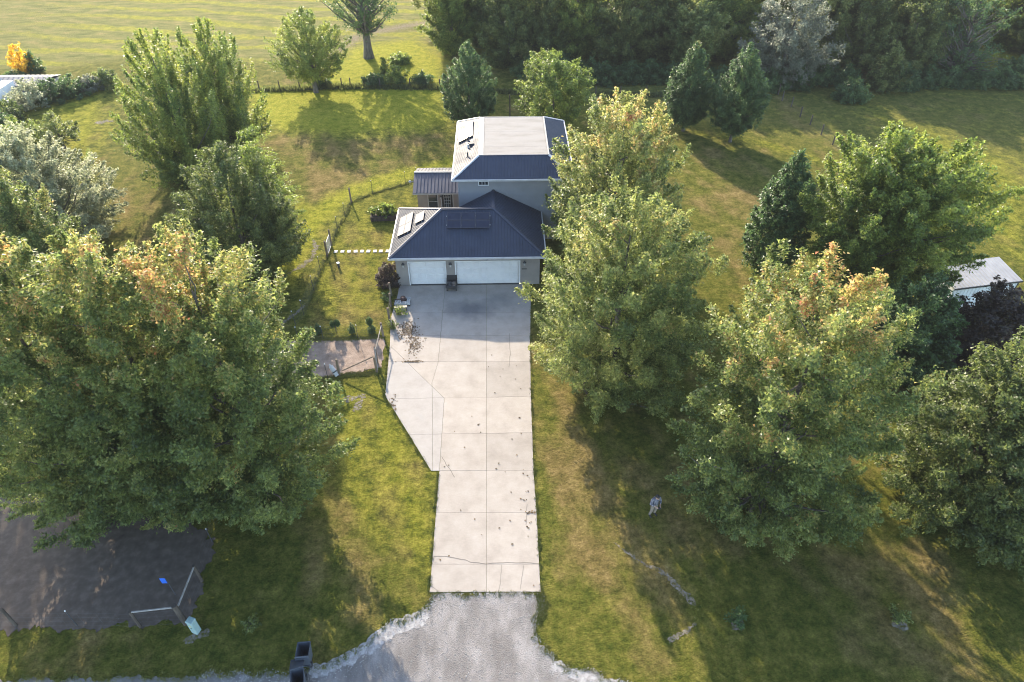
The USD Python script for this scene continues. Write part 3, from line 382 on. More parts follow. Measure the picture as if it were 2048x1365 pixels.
w = GY(881.5, 392.5, AY0); wall_lamp(w[0], AY0, w[2]-0.1, 1.0); obj('wind_vane', [tube([(AX0-0.36, 55.2, 2.9), (AX0-0.6, 55.2, 2.92)], 0.02), trimesh.creation.uv_sphere(0.13, count=[8, 12]).apply_translation([AX0-0.66, 55.2, 2.92])], RIM, house)
# solar panels
def solar(pts, plane, nc, nr, lift=0.1):
    """A panel field on a roof plane; pts = two opposite corner pixels; nc along the eave, nr up the slope."""
    p0, n = plane; u = np.cross([0, 0, 1.0], n); u /= np.linalg.norm(u); w = np.cross(n, u); c = np.array([[(GPL(*p, p0, n)-p0)@u, (GPL(*p, p0, n)-p0)@w] for p in pts])
    (u0, w0), (u1, w1) = c.min(0), c.max(0); du, dw = (u1-u0)/nc, (w1-w0)/nr; place = lambda v: p0+v[:, :1]*u+v[:, 1:2]*w+v[:, 2:]*n
    for i in range(nc):
        for j in range(nr):
            A0, A1, B0, B1 = u0+i*du+0.012, u0+(i+1)*du-0.012, w0+j*dw+0.012, w0+(j+1)*dw-0.012
            m = bb(A0, A1, B0, B1, lift, lift+0.036); p = obj('solar_panel', [(place(np.array(m.vertices)), m.faces)], SOLAR, house)
            fr = [bb(A0, A1, B0, B0+0.03, lift-0.002, lift+0.042), bb(A0, A1, B1-0.03, B1, lift-0.002, lift+0.042), bb(A0, A0+0.03, B0+0.03, B1-0.03, lift-0.002, lift+0.042), bb(A1-0.03, A1, B0+0.03, B1-0.03, lift-0.002, lift+0.042)]
            obj('panel_frame', [(place(np.array(x.vertices)), x.faces) for x in fr], SOLAR_F, p)
    rl = [bb(u0-0.05, u1+0.05, w0+(w1-w0)*t-0.02, w0+(w1-w0)*t+0.02, 0.02, lift-0.004) for t in (0.22, 0.78)]; obj('mounting_rail', [(place(np.array(x.vertices)), x.faces) for x in rl], STEEL, house)
solar([(893.5, 459), (979.5, 426)], plane_of([(EX0, EY0, EH), (EX1, EY0, EH), (RX1, RY, RH)]), 3, 2)
pS = plane_of([(EX0, EY1, EH), (EX0, EY0, EH), (RX0, RY, RH)])
solar([(795, 477), (829, 425)], pS, 2, 2, 0.09); solar([(830, 451), (851, 424)], pS, 1, 1, 0.09)
solar([(917, 289), (948, 243)], (pL, nL), 2, 2, 0.1)
# ------------------------------------------------------------------ air
HAZE = mk('haze_look', {'v': ('principled_volume', {'color': (0.93, 0.95, 1.0), 'density': 0.00012, 'anisotropy': 0.0})}, [], None, 'v.volume')
tag(usdkit.mesh(stage, '/World/haze', bb(-950, 950, -950, 950, -1.2, 34.5), HAZE).GetPrim(), 'thin late afternoon haze over the fields', None, None, 'stuff')
#@@TREES
# ------------------------------------------------------------------ trees
PAL = {'maple': [(0.06, 0.088, 0.026), (0.105, 0.138, 0.038), (0.175, 0.2, 0.055), (0.275, 0.25, 0.08), (0.34, 0.215, 0.085), (0.33, 0.135, 0.08)],
       'maple_y': [(0.075, 0.105, 0.03), (0.138, 0.168, 0.048), (0.22, 0.235, 0.07), (0.32, 0.285, 0.1), (0.36, 0.245, 0.105), (0.35, 0.165, 0.095)],
       'dark': [(0.040, 0.073, 0.025), (0.057, 0.100, 0.033), (0.081, 0.128, 0.040), (0.109, 0.145, 0.045), (0.164, 0.128, 0.054), (0.181, 0.109, 0.064)],
       'green': [(0.055, 0.078, 0.022), (0.09, 0.115, 0.03), (0.145, 0.165, 0.045), (0.2, 0.2, 0.06), (0.22, 0.18, 0.07), (0.22, 0.14, 0.08)],
       'light': [(0.08, 0.115, 0.024), (0.13, 0.17, 0.032), (0.19, 0.22, 0.042), (0.25, 0.25, 0.055), (0.27, 0.24, 0.065), (0.27, 0.2, 0.065)],
       'silver': [(0.16, 0.175, 0.1), (0.22, 0.235, 0.145), (0.29, 0.3, 0.2), (0.36, 0.35, 0.24), (0.28, 0.27, 0.17), (0.27, 0.22, 0.13)],
       'grey': [(0.091, 0.104, 0.072), (0.130, 0.143, 0.104), (0.182, 0.195, 0.143), (0.247, 0.247, 0.195), (0.260, 0.234, 0.182), (0.182, 0.143, 0.117)],
       'purple': [(0.036, 0.029, 0.026), (0.054, 0.038, 0.034), (0.060, 0.054, 0.030), (0.072, 0.060, 0.036), (0.096, 0.060, 0.048), (0.096, 0.048, 0.042)],
       'yellow': [(0.400, 0.260, 0.020), (0.500, 0.320, 0.020), (0.550, 0.360, 0.030), (0.500, 0.300, 0.030), (0.450, 0.220, 0.030), (0.400, 0.200, 0.030)],
       'willow': [(0.081, 0.121, 0.029), (0.129, 0.169, 0.032), (0.193, 0.217, 0.039), (0.274, 0.266, 0.048), (0.290, 0.241, 0.064), (0.290, 0.225, 0.064)]}
PROF = {'oval': [(0, .45), (.12, .8), (.3, 1), (.5, .97), (.7, .78), (.85, .52), (.95, .28), (1, .1)],
        'maple': [(0, .5), (.1, .8), (.25, 1), (.5, .96), (.7, .82), (.85, .63), (.95, .4), (1, .16)],
        'round': [(0, .55), (.12, .88), (.3, 1), (.55, .98), (.75, .88), (.88, .7), (.96, .48), (1, .22)],
        'cone': [(0, .55), (.1, .88), (.25, 1), (.45, .88), (.65, .64), (.82, .38), (.94, .18), (1, .06)],
        'pear': [(0, .4), (.1, .78), (.28, 1), (.5, .95), (.7, .72), (.87, .4), (1, .08)],
        'vase': [(0, .3), (.15, .6), (.4, .92), (.65, 1), (.82, .85), (.93, .6), (1, .25)],
        'plume': [(0, .6), (.1, .88), (.35, 1), (.6, .9), (.8, .68), (.93, .42), (1, .15)],
        'dome': [(0, .75), (.1, .95), (.3, 1), (.55, .88), (.75, .66), (.9, .4), (1, .12)]}
def unit(v): return v/(np.linalg.norm(v, axis=-1, keepdims=True)+1e-12)
def crown(rg, h0, h1, rad, prof='oval', plumes=500, leaves=90, L=1.5, pr=0.33, leaf=0.2, pal='maple', autumn=(0.15, 0.0), lift=0.6, droop=0.0, lump=0.36, inner=0.3, seed=0, asp=0.72, stretch=(1, 1), per=5, rise=0.8, spread=0.62):
    """Foliage: leafy shoots along the branch ends of the crown, each a spray of folded leaves. autumn = (share of turned leaves, extra towards the top)."""
    pt, pv = np.array(PROF[prof]).T; nb = max(6, int(plumes/per)); N = nb*4
    t = rg.random(N*3); t = t[rg.random(len(t)) < np.interp(t, pt, pv)*0.85+0.15][:N]; N = len(t); az = rg.random(N)*2*np.pi
    dirv = np.stack([np.cos(az), np.sin(az), (t-0.4)*1.6], 1)
    lm = 1+lump*1.9*(meshkit.fbm(dirv*3.1+seed*7.3, 3, seed)-0.5)
    rho = np.where(rg.random(N) < inner*0.6, rg.uniform(0.3, 0.75, N), np.where(rg.random(N) < 0.1, rg.uniform(0.98, 1.08, N), rg.uniform(0.8, 0.98, N))); r = np.interp(t, pt, pv)*rad*rho*lm
    bt_ = np.stack([r*np.cos(az)*stretch[0], r*np.sin(az)*stretch[1], h0+(h1-h0)*t*(0.93+0.07*lm)], 1)
    # spread the branch ends: keep the ones farthest from those already kept
    sel = [int(np.argmax(bt_[:, 2]))]; dm = np.linalg.norm(bt_-bt_[sel[0]], axis=1)
    for _ in range(nb-1):
        k = int(np.argmax(dm*rg.uniform(0.55, 1, N))); sel.append(k); dm = np.minimum(dm, np.linalg.norm(bt_-bt_[k], axis=1))
    bt_, t, az, lm = bt_[sel], t[sel], az[sel], lm[sel]; r = np.hypot(bt_[:, 0], bt_[:, 1]); bo = np.stack([0*r, 0*r, np.maximum(bt_[:, 2]-rise*r-0.3, h0*0.6)], 1); bd = unit(bt_-bo)
    B = np.repeat(np.arange(nb), per); N = len(B); s_ = 1-np.abs(rg.normal(0, 0.2, N)); s_[::per] = 1.0; cl = spread*np.sqrt(rad/5.0)
    off = rg.normal(0, 1, (N, 3))*cl*(0.35+0.9*np.clip(1.15-s_, 0, 0.7))[:, None]*np.array([1, 1, 0.8]); off[::per] *= 0.2
    tip = bo[B]+(bt_-bo)[B]*s_[:, None]+off; t, az, lm = t[B], az[B], lm[B]
    out = np.stack([np.cos(az), np.sin(az), np.zeros(N)], 1); upw = np.clip(lift*(0.25+1.1*t)+rg.normal(0, 0.18, N)-droop, -1.2, 1.4)
    d = unit(0.6*(out*np.clip(1-0.8*np.clip(upw, 0, 1), 0.12, 1)[:, None]+np.array([0, 0, 1.0])*upw[:, None])+0.35*bd[B]+0.45*unit(off+1e-6)*np.minimum(1, np.linalg.norm(off, axis=1))[:, None]+rg.normal(0, 0.16, (N, 3)))
    Ls = L*rg.uniform(0.65, 1.35, N); k = leaves; n = N*k
    s = rg.beta(1.5, 1.15, (N, k)); wdt = pr*rg.uniform(0.7, 1.3, (N, 1))*(0.35+0.9*np.sin(np.pi*np.clip(s, 0, 1)**0.8))
    ref = unit(np.cross(d, unit(rg.normal(0, 1, (N, 3))))); bt = np.cross(d, ref); th = rg.random((N, k))*2*np.pi; rr = np.abs(rg.normal(0, 0.62, (N, k)))*wdt
    c = tip[:, None]-d[:, None]*(Ls[:, None]*(1-s))[..., None]+ref[:, None]*(rr*np.cos(th))[..., None]+bt[:, None]*(rr*np.sin(th))[..., None]
    c[..., 2] -= droop*0.6*(rr/pr)**2*pr
    c = c.reshape(-1, 3); c[:, 2] = np.maximum(c[:, 2], 0.12)
    rad_out = unit(c*np.array([1, 1, 0])+1e-6); nrm = unit(0.75*np.array([0, 0, 1.0])+0.45*rad_out+rg.normal(0, 0.62, (n, 3)))
    ax = unit(rg.normal(0, 0.8, (n, 3))+0.5*rad_out+np.array([0, 0, -0.35-0.8*droop])+0.3*np.repeat(d, k, 0)); ax = unit(ax-nrm*(ax*nrm).sum(1, keepdims=True)); sd = np.cross(nrm, ax)
    sz = leaf*rg.uniform(0.65, 1.3, n)[:, None]; hw = sz*asp*0.5
    hw *= 1.25; v = np.stack([c-ax*sz*0.5-sd*hw*rg.uniform(0.2, 1, (n, 1)), c+sd*hw+ax*sz*rg.uniform(-0.35, 0.2, (n, 1)), c+ax*sz*0.62], 1)
    v = v.reshape(-1, 3); f = np.arange(3*n).reshape(-1, 3)
    pa = np.array(PAL[pal]); T = np.repeat(t, k); lumpn = np.repeat(meshkit.fbm(tip*0.35+seed*5.7, 3, seed+2), k)-0.5; bn = np.repeat(rg.normal(0, 1, nb)[B], k); pn = np.repeat(rg.normal(0, 1, N), k)
    au = autumn[0]+autumn[1]*np.clip((T-0.45)/0.55, 0, 1)**1.5
    g = np.clip(1.0+2.0*lumpn+0.3*pn+0.3*bn+rg.normal(0, 0.45, n), 0, 2.2); a = np.clip(1.6+4.4*(au-0.5)+1.0*lumpn+0.7*pn+0.35*bn+rg.normal(0, 0.7, n), 0, 5)
    idx = np.where(a > g+0.8, a, g); lo = np.floor(idx).astype(int).clip(0, 4); fr = (idx-lo)[:, None]; col = pa[lo]*(1-fr)+pa[lo+1]*fr
    col = np.minimum(col*rg.uniform(0.7, 1.5, (n, 1)), 0.62)
    return (v, f), np.repeat(col, 3, 0), tip, d, Ls
def trunk_mesh(rg, h, rb, tips, d, Ls, n_limbs=26, top=0.82, split=0.12, sides=8, wob=0.15):
    zs = np.linspace(-0.1, h*top, 9); ph = rg.random(2)*6.28
    pts = np.stack([wob*np.sin(zs*0.5+ph[0])*zs/h, wob*np.sin(zs*0.43+ph[1])*zs/h, zs], 1)
    rr = rb*np.interp(zs/h, [0, 0.02, 0.08, top], [1.45, 1.25, 1, 0.16]); ms = [tube(pts, rr, sides)]
    pick = rg.choice(len(tips), min(n_limbs, len(tips)), replace=False)
    for i in pick:
        e = tips[i]-d[i]*Ls[i]*0.6; z0 = np.clip(e[2]-np.hypot(e[0], e[1])*rg.uniform(0.6, 1.2), h*split, h*top*0.95); s = np.array([np.interp(z0, zs, pts[:, 0]), np.interp(z0, zs, pts[:, 1]), z0])
        q = np.linspace(0, 1, 6)[:, None]; p = s+(e-s)*q; p[:, 2] += np.sin(np.pi*q[:, 0])*-0.12*np.linalg.norm(e-s)*rg.uniform(0.2, 1); p[1:-1] += rg.normal(0, 0.06, (4, 3))
        r0 = rb*np.interp(z0/h, [0, 0.1, top], [0.5, 0.42, 0.15]); ms.append(tube(p, np.linspace(r0, 0.015, 6), 5, False)); ms.append(tube([p[-1], tips[i]], [0.015, 0.006], 4, False))
    return cat(ms)
def tree(name, label, loc, h, rad, h0=1.2, rb=0.22, mat=None, limbs=26, split=0.12, top=0.82, wob=0.15, seed=1, category='tree', group=None, rotz=0.0, **kw):
    rg = R(seed); (v, f), col, tips, d, Ls = crown(rg, h0, h, rad, seed=seed, **kw)
    x = thing(name, (loc[0], loc[1], 0), rotz, label, category, group)
    obj('trunk', trunk_mesh(rg, h, rb, tips, d, Ls, limbs, top, split, wob=wob), BARK, x, smooth=True); obj('crown', (v, f), mat or LEAF, x, color={'leafcol': col})
    return x
def top_at(px, py, h): return G(px, py, h)
MA = dict(pal='maple', prof='maple', plumes=900, leaves=215, L=1.5, pr=0.32, leaf=0.135, lump=0.42, lift=0.85, rb=0.24, limbs=40)
tree('maple_tree', 'tall roadside maple with orange leaf tips, rightmost of the three left of the driveway', top_at(340, 456, 17.4), 17.4, 4.8, 0.5, seed=3, autumn=(0.2, 0.6), **MA)
tree('maple_tree', 'tall roadside maple in the middle of the merged row left of the driveway', top_at(140, 466, 17.0), 17.0, 5.1, 0.5, seed=4, autumn=(0.2, 0.5), **MA)
tree('maple_tree', 'tall roadside maple cut by the left picture edge, leftmost of the merged row', top_at(-60, 500, 16.6), 16.6, 5.0, 0.5, seed=5, autumn=(0.2, 0.5), **MA)
tree('maple_tree', 'tall maple turning orange at the top, behind the standing person', top_at(1695, 530, 16.2), 16.2, 5.1, 0.6, seed=6, autumn=(0.26, 0.48), **{**MA, 'prof': 'round'})
tree('maple_tree', 'large green maple hiding the right corner of the garage', top_at(1268, 392, 13.8), 13.8, 5.4, 0.9, seed=7, autumn=(0.08, 0.42), **{**MA, 'pal': 'maple_y', 'plumes': 920, 'lump': 0.3, 'prof': 'round'})
tree('maple_tree', 'golden topped maple beside the right wall of the house, behind the large green maple', top_at(1255, 190, 14.2), 14.2, 5.3, 1.0, seed=8, autumn=(0.3, 0.36), **{**MA, 'pal': 'maple_y', 'prof': 'round', 'leaf': 0.15, 'plumes': 820})
SH = dict(pal='green', prof='dome', plumes=800, leaves=150, L=1.2, pr=0.31, leaf=0.14, lift=0.5, rb=0.2)
tree('shade_tree', 'dense green tree in front at the lower right, beside the orange topped maple', top_at(2085, 700, 11.2), 11.2, 4.35, 0.6, seed=9, autumn=(0.12, 0.1), **SH)
tree('shade_tree', 'dense green tree cut by the lower right picture edge', top_at(2210, 740, 11.0), 11.0, 4.6, 0.6, seed=10, autumn=(0.1, 0.1), **SH)
LO = dict(pal='light', prof='vase', plumes=600, leaves=150, L=2.1, pr=0.3, leaf=0.18, lift=0.55, rb=0.26, lump=0.6, inner=0.42, per=7)
tree('locust_tree', 'bright green spreading tree with feathery sprays, left of the metal shed', top_at(1800, 258, 13.6), 13.6, 4.4, 2.2, seed=11, autumn=(0.05, 0.1), **LO)
tree('locust_tree', 'bright green spreading tree overhanging the metal shed roof', top_at(1905, 282, 13.0), 13.0, 5.6, 2.6, seed=12, autumn=(0.05, 0.08), **LO)
tree('understory_tree', 'dark green tree between the orange topped maple and the metal shed', top_at(1880, 545, 8.0), 8.0, 3.3, 0.6, seed=13, pal='dark', prof='dome', plumes=420, leaves=110, L=1.2, pr=0.32, leaf=0.18, rb=0.15)
tree('purple_tree', 'dark purple leaved small tree in front of the metal shed', top_at(2030, 575, 6.6), 6.6, 3.4, 0.4, seed=14, pal='purple', prof='dome', plumes=420, leaves=60, L=1.0, pr=0.36, leaf=0.22, rb=0.12)
PE = dict(pal='dark', prof='pear', plumes=640, leaves=95, L=0.8, pr=0.26, leaf=0.16, per=3, rise=1.3, spread=0.32, lift=1.0, lump=0.12, rb=0.14, limbs=20, inner=0.25, split=0.18)
tree('pear_tree', 'dark narrow pear tree between the house maple and the locust tree', top_at(1606, 296, 11.0), 11.0, 2.5, 0.8, seed=15, autumn=(0.1, 0.1), **PE)
tree('pear_tree', 'left of the two dark teardrop pear trees on the back lawn', top_at(1396, 83, 9.5), 9.5, 2.6, 1.1, seed=16, autumn=(0.12, 0.25), **PE)
tree('pear_tree', 'right of the two dark teardrop pear trees on the back lawn', top_at(1503, 86, 10.2), 10.2, 2.85, 1.4, seed=17, autumn=(0.1, 0.2), **PE)
tree('pear_tree', 'dark egg shaped pear tree behind the left end of the house', top_at(934, 80, 9.3), 9.3, 3.1, 0.6, seed=18, autumn=(0.1, 0.1), **PE)
tree('small_tree', 'light green loose crowned tree behind the flat house roof', top_at(1112, 105, 8.6), 8.6, 4.4, 0.8, seed=19, pal='light', prof='vase', plumes=430, leaves=110, L=1.4, pr=0.33, leaf=0.19, lift=0.5, lump=0.6, rb=0.15, autumn=(0.08, 0.1))
UP = dict(pal='willow', prof='plume', plumes=620, leaves=140, L=2.6, pr=0.27, leaf=0.18, lift=1.35, lump=0.55, per=6, rise=1.6, spread=0.6, rb=0.25, inner=0.35)
tree('upright_tree', 'tall upright tree of feathery plumes with a rusty left edge, on the left lawn', top_at(285, 52, 14.0), 14.0, 4.9, 0.5, seed=20, autumn=(0.12, 0.12), **UP)
tree('upright_tree', 'tall upright tree of feathery plumes behind its rusty edged neighbour on the left lawn', top_at(392, 28, 13.4), 13.4, 4.6, 0.6, seed=21, autumn=(0.1, 0.1), **UP)
tree('lone_tree', 'round crowned tree alone on the back fence line, its trunk and shadow clear', top_at(600, 12, 9.9), 9.9, 4.7, 2.3, seed=22, pal='willow', prof='oval', plumes=560, leaves=90, L=1.3, pr=0.28, leaf=0.17, lift=0.7, rb=0.25, split=0.16, autumn=(0.1, 0.0))
tree('bare_tree', 'thin dark tree with bare limbs and forked trunk in the far field', G(738, 116), 15.5, 6.0, 4.0, seed=23, pal='dark', prof='vase', plumes=420, leaves=44, L=1.6, pr=0.5, leaf=0.22, lift=0.6, rb=0.55, limbs=90, split=0.2, lump=0.7, autumn=(0.1, 0.0))
tree('lawn_maple', 'dense green maple on the left lawn behind the orange tipped roadside maple', top_at(425, 285, 11.6), 11.6, 4.5, 0.6, seed=24, autumn=(0.1, 0.1), **{**SH, 'prof': 'oval', 'plumes': 820, 'lift': 0.8, 'lump': 0.5})
tree('weeping_willow', 'yellow green weeping tree against the right side of the dense lawn maple', top_at(490, 272, 10.6), 10.6, 3.5, 1.2, seed=25, pal='light', prof='dome', plumes=420, leaves=80, L=2.2, pr=0.22, leaf=0.2, lift=0.15, droop=0.75, asp=0.4, rb=0.18)
tree('apple_tree', 'small spreading apple tree with a visible trunk on the far left lawn', G(130, 297), 3.9, 2.3, 1.1, seed=26, pal='green', prof='dome', plumes=170, leaves=50, L=0.7, pr=0.27, leaf=0.16, lift=0.3, rb=0.16, limbs=16, split=0.3, lump=0.5)
tree('sapling', 'thin young tree casting a short shadow near the apple tree', G(189, 332), 1.9, 0.6, 0.5, seed=27, pal='willow', prof='vase', plumes=26, leaves=16, L=0.5, pr=0.12, leaf=0.1, rb=0.03, limbs=8)
tree('silver_willow', 'pale silver grey willow at the left picture edge', top_at(18, 252, 10.0), 10.0, 5.6, 0.5, 0.25, LEAF_S, seed=28, pal='silver', prof='dome', plumes=850, leaves=140, L=1.5, pr=0.25, leaf=0.2, asp=0.5, lift=0.55, lump=0.4)
tree('orange_tree', 'tree with rusty orange leaf tips at the left edge in front of the silver willow', top_at(-20, 338, 11.6), 11.6, 3.5, 0.8, seed=29, autumn=(0.3, 0.3), **{**MA, 'plumes': 560})
tree('yellow_tree', 'small bright yellow autumn tree behind the long low barn', G(52, 147), 3.6, 1.7, 0.4, seed=30, pal='yellow', prof='oval', plumes=90, leaves=50, L=0.8, pr=0.3, leaf=0.2, rb=0.08)
# woods behind the back fence: a few kinds, each instance placed on its own
WK = dict(plumes=520, leaves=110, L=1.6, pr=0.38, leaf=0.23, lift=0.55, rb=0.28, limbs=30, lump=0.5, inner=0.3)
kinds = [('woods_tree', 'green', 'dome', {}), ('woods_tree', 'light', 'oval', {}), ('woods_tree', 'green', 'maple', {'lump': 0.6}), ('woods_tree', 'maple_y', 'vase', {}), ('woods_tree', 'light', 'maple', {'lump': 0.7})]
rgw = R(77); protos = {}; WL = 'leafy tree in the dense wood beyond the back fence'; WG = 'trees of the dense wood beyond the back fence'
def wood(kind, px, py, h, rad, label=WL, group=WG, seed=0):
    p = G(px, py)
    if kind not in protos:
        nm, pal, prof, kw = kinds[kind]; protos[kind] = (tree(nm, label, p, h, rad, 0.6, seed=40+kind, pal=pal, prof=prof, group=group, autumn=(0.06, 0.08), **{**WK, **kw}), h, rad); return
    src, h_, r_ = protos[kind]; thing('woods_tree', (p[0], p[1], 0), rgw.random()*6.28, label, 'tree', group, scale=(rad/r_, rad/r_, h/h_), src=src)
wood(0, 1020, 128, 11.5, 4.8); wood(1, 905, 110, 12, 4.2, 'dark leaved woods tree at the left end of the wood, next to the sunlit grass', None); wood(2, 1240, 128, 12, 4.8); wood(3, 1380, 140, 8.6, 3.9, 'pale yellow green tree leaning out of the wood above the first pear tree', None)
tree('silver_oak', 'large silver grey leaved tree in front of the wood, above the right pear tree', G(1560, 158), 11.5, 6.0, 0.8, mat=LEAF_S, seed=50, pal='grey', prof='dome', plumes=620, leaves=62, L=1.3, pr=0.42, leaf=0.26, asp=0.55, lift=0.4, lump=0.55, rb=0.3)
tree('twiggy_tree', 'dark woods tree with many bare grey twigs beside the sunlit gap', G(1905, 150), 11.0, 5.2, 0.6, seed=51, pal='dark', prof='dome', plumes=300, leaves=36, L=1.2, pr=0.45, leaf=0.24, lift=0.1, droop=0.3, lump=0.6, rb=0.32, limbs=220)
for px, py, k, h, rad in ((1085, 122, 0, 10.5, 4.2), (1150, 118, 4, 12, 4.4), (960, 92, 3, 12, 4.4), (1300, 118, 2, 11.5, 4.6), (1340, 95, 3, 13, 5), (1440, 112, 4, 12, 4.6), (1700, 140, 2, 11, 4.6), (1640, 112, 3, 13, 5), (1770, 120, 3, 12, 4.6), (1800, 150, 2, 10, 4.2), (2010, 92, 4, 12, 5), (2080, 120, 2, 12, 5), (1960, 70, 1, 12, 5), (1860, 85, 0, 13, 5),
                          (1010, 75, 4, 13, 5), (1110, 72, 2, 13, 5), (1210, 78, 3, 13, 5), (1420, 70, 2, 13, 5), (1520, 80, 1, 13, 5), (1740, 75, 2, 13, 5), (900, 55, 2, 13, 4.6), (1060, 30, 1, 14, 5), (1160, 28, 0, 14, 5), (1270, 30, 4, 14, 5), (1380, 30, 0, 14, 5), (1500, 28, 3, 14, 5), (1620, 30, 2, 14, 5), (1740, 28, 1, 14, 5), (1860, 30, 0, 14, 5), (1980, 26, 2, 14, 5), (2100, 40, 1, 14, 5)):
    wood(k, px, py, h, rad)
# shrubs
SB = dict(prof='dome', L=0.7, pr=0.3, leaf=0.2, lift=0.5, rb=0.06, limbs=8, category='shrub')
sp1 = tree('shrub', 'dark bushy undergrowth shrub along the foot of the wood', G(1210, 165), 2.6, 2.2, 0.1, seed=60, pal='dark', plumes=170, leaves=40, group='undergrowth shrubs along the foot of the wood', **SB); sp2 = None
for i, (px, py, h, rad) in enumerate(((1260, 162, 2.5, 2.3), (1300, 160, 2.6, 2.4), (1340, 162, 2.4, 2.2), (1180, 160, 2.8, 2.4), (1440, 170, 2.4, 2.2), (1060, 158, 2.8, 2.3), (1120, 150, 3, 2.5), (1540, 178, 2.8, 2.4), (1590, 175, 3.2, 2.6), (1690, 172, 2.6, 2.2), (1800, 176, 3, 2.6), (1850, 172, 2.6, 2.4), (1900, 170, 2.4, 2.3), (1950, 172, 2.2, 2.2), (2000, 172, 2.4, 2.4), (2050, 170, 2.6, 2.5), (2030, 150, 2.4, 2.2), (1640, 165, 3, 2.4), (1500, 165, 2.5, 2))):
    thing('shrub', G(px, py), rgw.random()*6.28, 'dark bushy undergrowth shrub along the foot of the wood', 'shrub', 'undergrowth shrubs along the foot of the wood', scale=(rad/2.2, rad/2.2, h/2.6), src=sp1)
tree('shrub', 'wide dark shrub standing forward of the wood on the shaded lawn', G(1700, 200), 2.5, 2.4, 0.1, seed=61, pal='dark', plumes=190, leaves=44, **SB)
tree('small_tree', 'light tipped small tree with a pointed top beside the forward shrub', G(1765, 180), 6.0, 2.6, 0.3, seed=62, pal='green', prof='cone', plumes=240, leaves=44, L=1.0, pr=0.35, leaf=0.24, lift=0.5, rb=0.1, autumn=(0.1, 0.25))
for px, py, h, rad, pal, lab in ((645, 172, 1.5, 1.3, 'dark', 'low dark shrub on the field fence just right of the lone tree'), (745, 168, 1.3, 1.6, 'dark', 'low dark shrub on the field fence below the bare tree'), (792, 164, 2.3, 1.7, 'willow', 'tallest brushy shrub on the field fence left of the egg shaped pear'), (845, 168, 1.5, 1.5, 'dark', 'low shrub on the field fence nearest the egg shaped pear'), (800, 125, 1.2, 1.8, 'willow', 'grassy low bush on the sunlit grass below the bare tree'), (770, 150, 2.2, 0.8, 'light', 'slim pale green sprout bush among the field fence shrubs'),
                                 (150, 190, 2.4, 2.4, 'dark', 'dark hedge bush right of the leafy hedge bush at the far left'), (182, 182, 2.0, 1.8, 'grey', 'greyish hedge bush at the right end of the far left hedge'), (112, 200, 2.6, 2.4, 'dark', 'dark hedge bush in front of the long low barn'), (65, 212, 3.2, 2.6, 'silver', 'leafy pale green hedge bush beside the white shed'), (20, 240, 2.4, 2.2, 'maple', 'rusty hedge bush below the white shed at the left edge'), (75, 145, 2.6, 1.4, 'dark', 'dark bush right beside the bright yellow tree'), (30, 160, 1.0, 1.6, 'dark', 'dark bush at the foot of the bright yellow tree'), (50, 290, 3.2, 2.4, 'light', 'light green bush left of the apple tree'), (215, 175, 2.4, 1.8, 'maple', 'rusty brush beside the upright tree at the far left hedge'), (5, 268, 2.4, 2.0, 'dark', 'dark bush at the left edge below the rusty hedge bush')):
    tree('shrub', lab, G(px, py), h, rad, 0.08, seed=70+int(px), pal=pal, plumes=int(70*rad), leaves=38, **SB)
tree('shrub', 'rounded purple grey evergreen bush at the left corner of the garage', G(781, 567), 1.95, 1.15, 0.05, seed=90, pal='purple', plumes=170, leaves=60, prof='dome', L=0.4, pr=0.17, leaf=0.1, lift=0.6, rb=0.05, limbs=6, category='shrub', autumn=(0.0, 0.5))
rgf = R(55); ln_ = sg.LineString([tuple(G(*p)[:2]) for p in ((440, 186), (519, 181), (600, 179), (684, 175), (760, 176), (880, 177), (1000, 185), (1190, 192), (1345, 191))]); n_ = 9000
s_ = rgf.uniform(0, ln_.length, n_); q_ = np.array([(lambda p: (p.x, p.y))(ln_.interpolate(s)) for s in s_])+rgf.normal(0, 0.3, (n_, 2)); hh = rgf.uniform(0.15, 0.55, n_)*(0.5+meshkit.fbm(np.c_[s_*0.25, 0*s_, 0*s_], 3, 4)); a_ = rgf.uniform(0, 6.28, n_)
t_ = np.stack([np.cos(a_), np.sin(a_)], 1)*0.09; v_ = np.stack([np.c_[q_-t_, 0*s_], np.c_[q_+t_, 0*s_], np.c_[q_+rgf.normal(0, 0.14, (n_, 2)), hh]], 1).reshape(-1, 3)
obj('tall_grass', (v_, np.arange(3*n_).reshape(-1, 3)), LEAF, color={'leafcol': np.repeat(np.array([0.07, 0.08, 0.025])*rgf.uniform(0.6, 1.7, (n_, 1)), 3, 0)}, kind='stuff', label='rough unmown grass along the fence of the hay field')
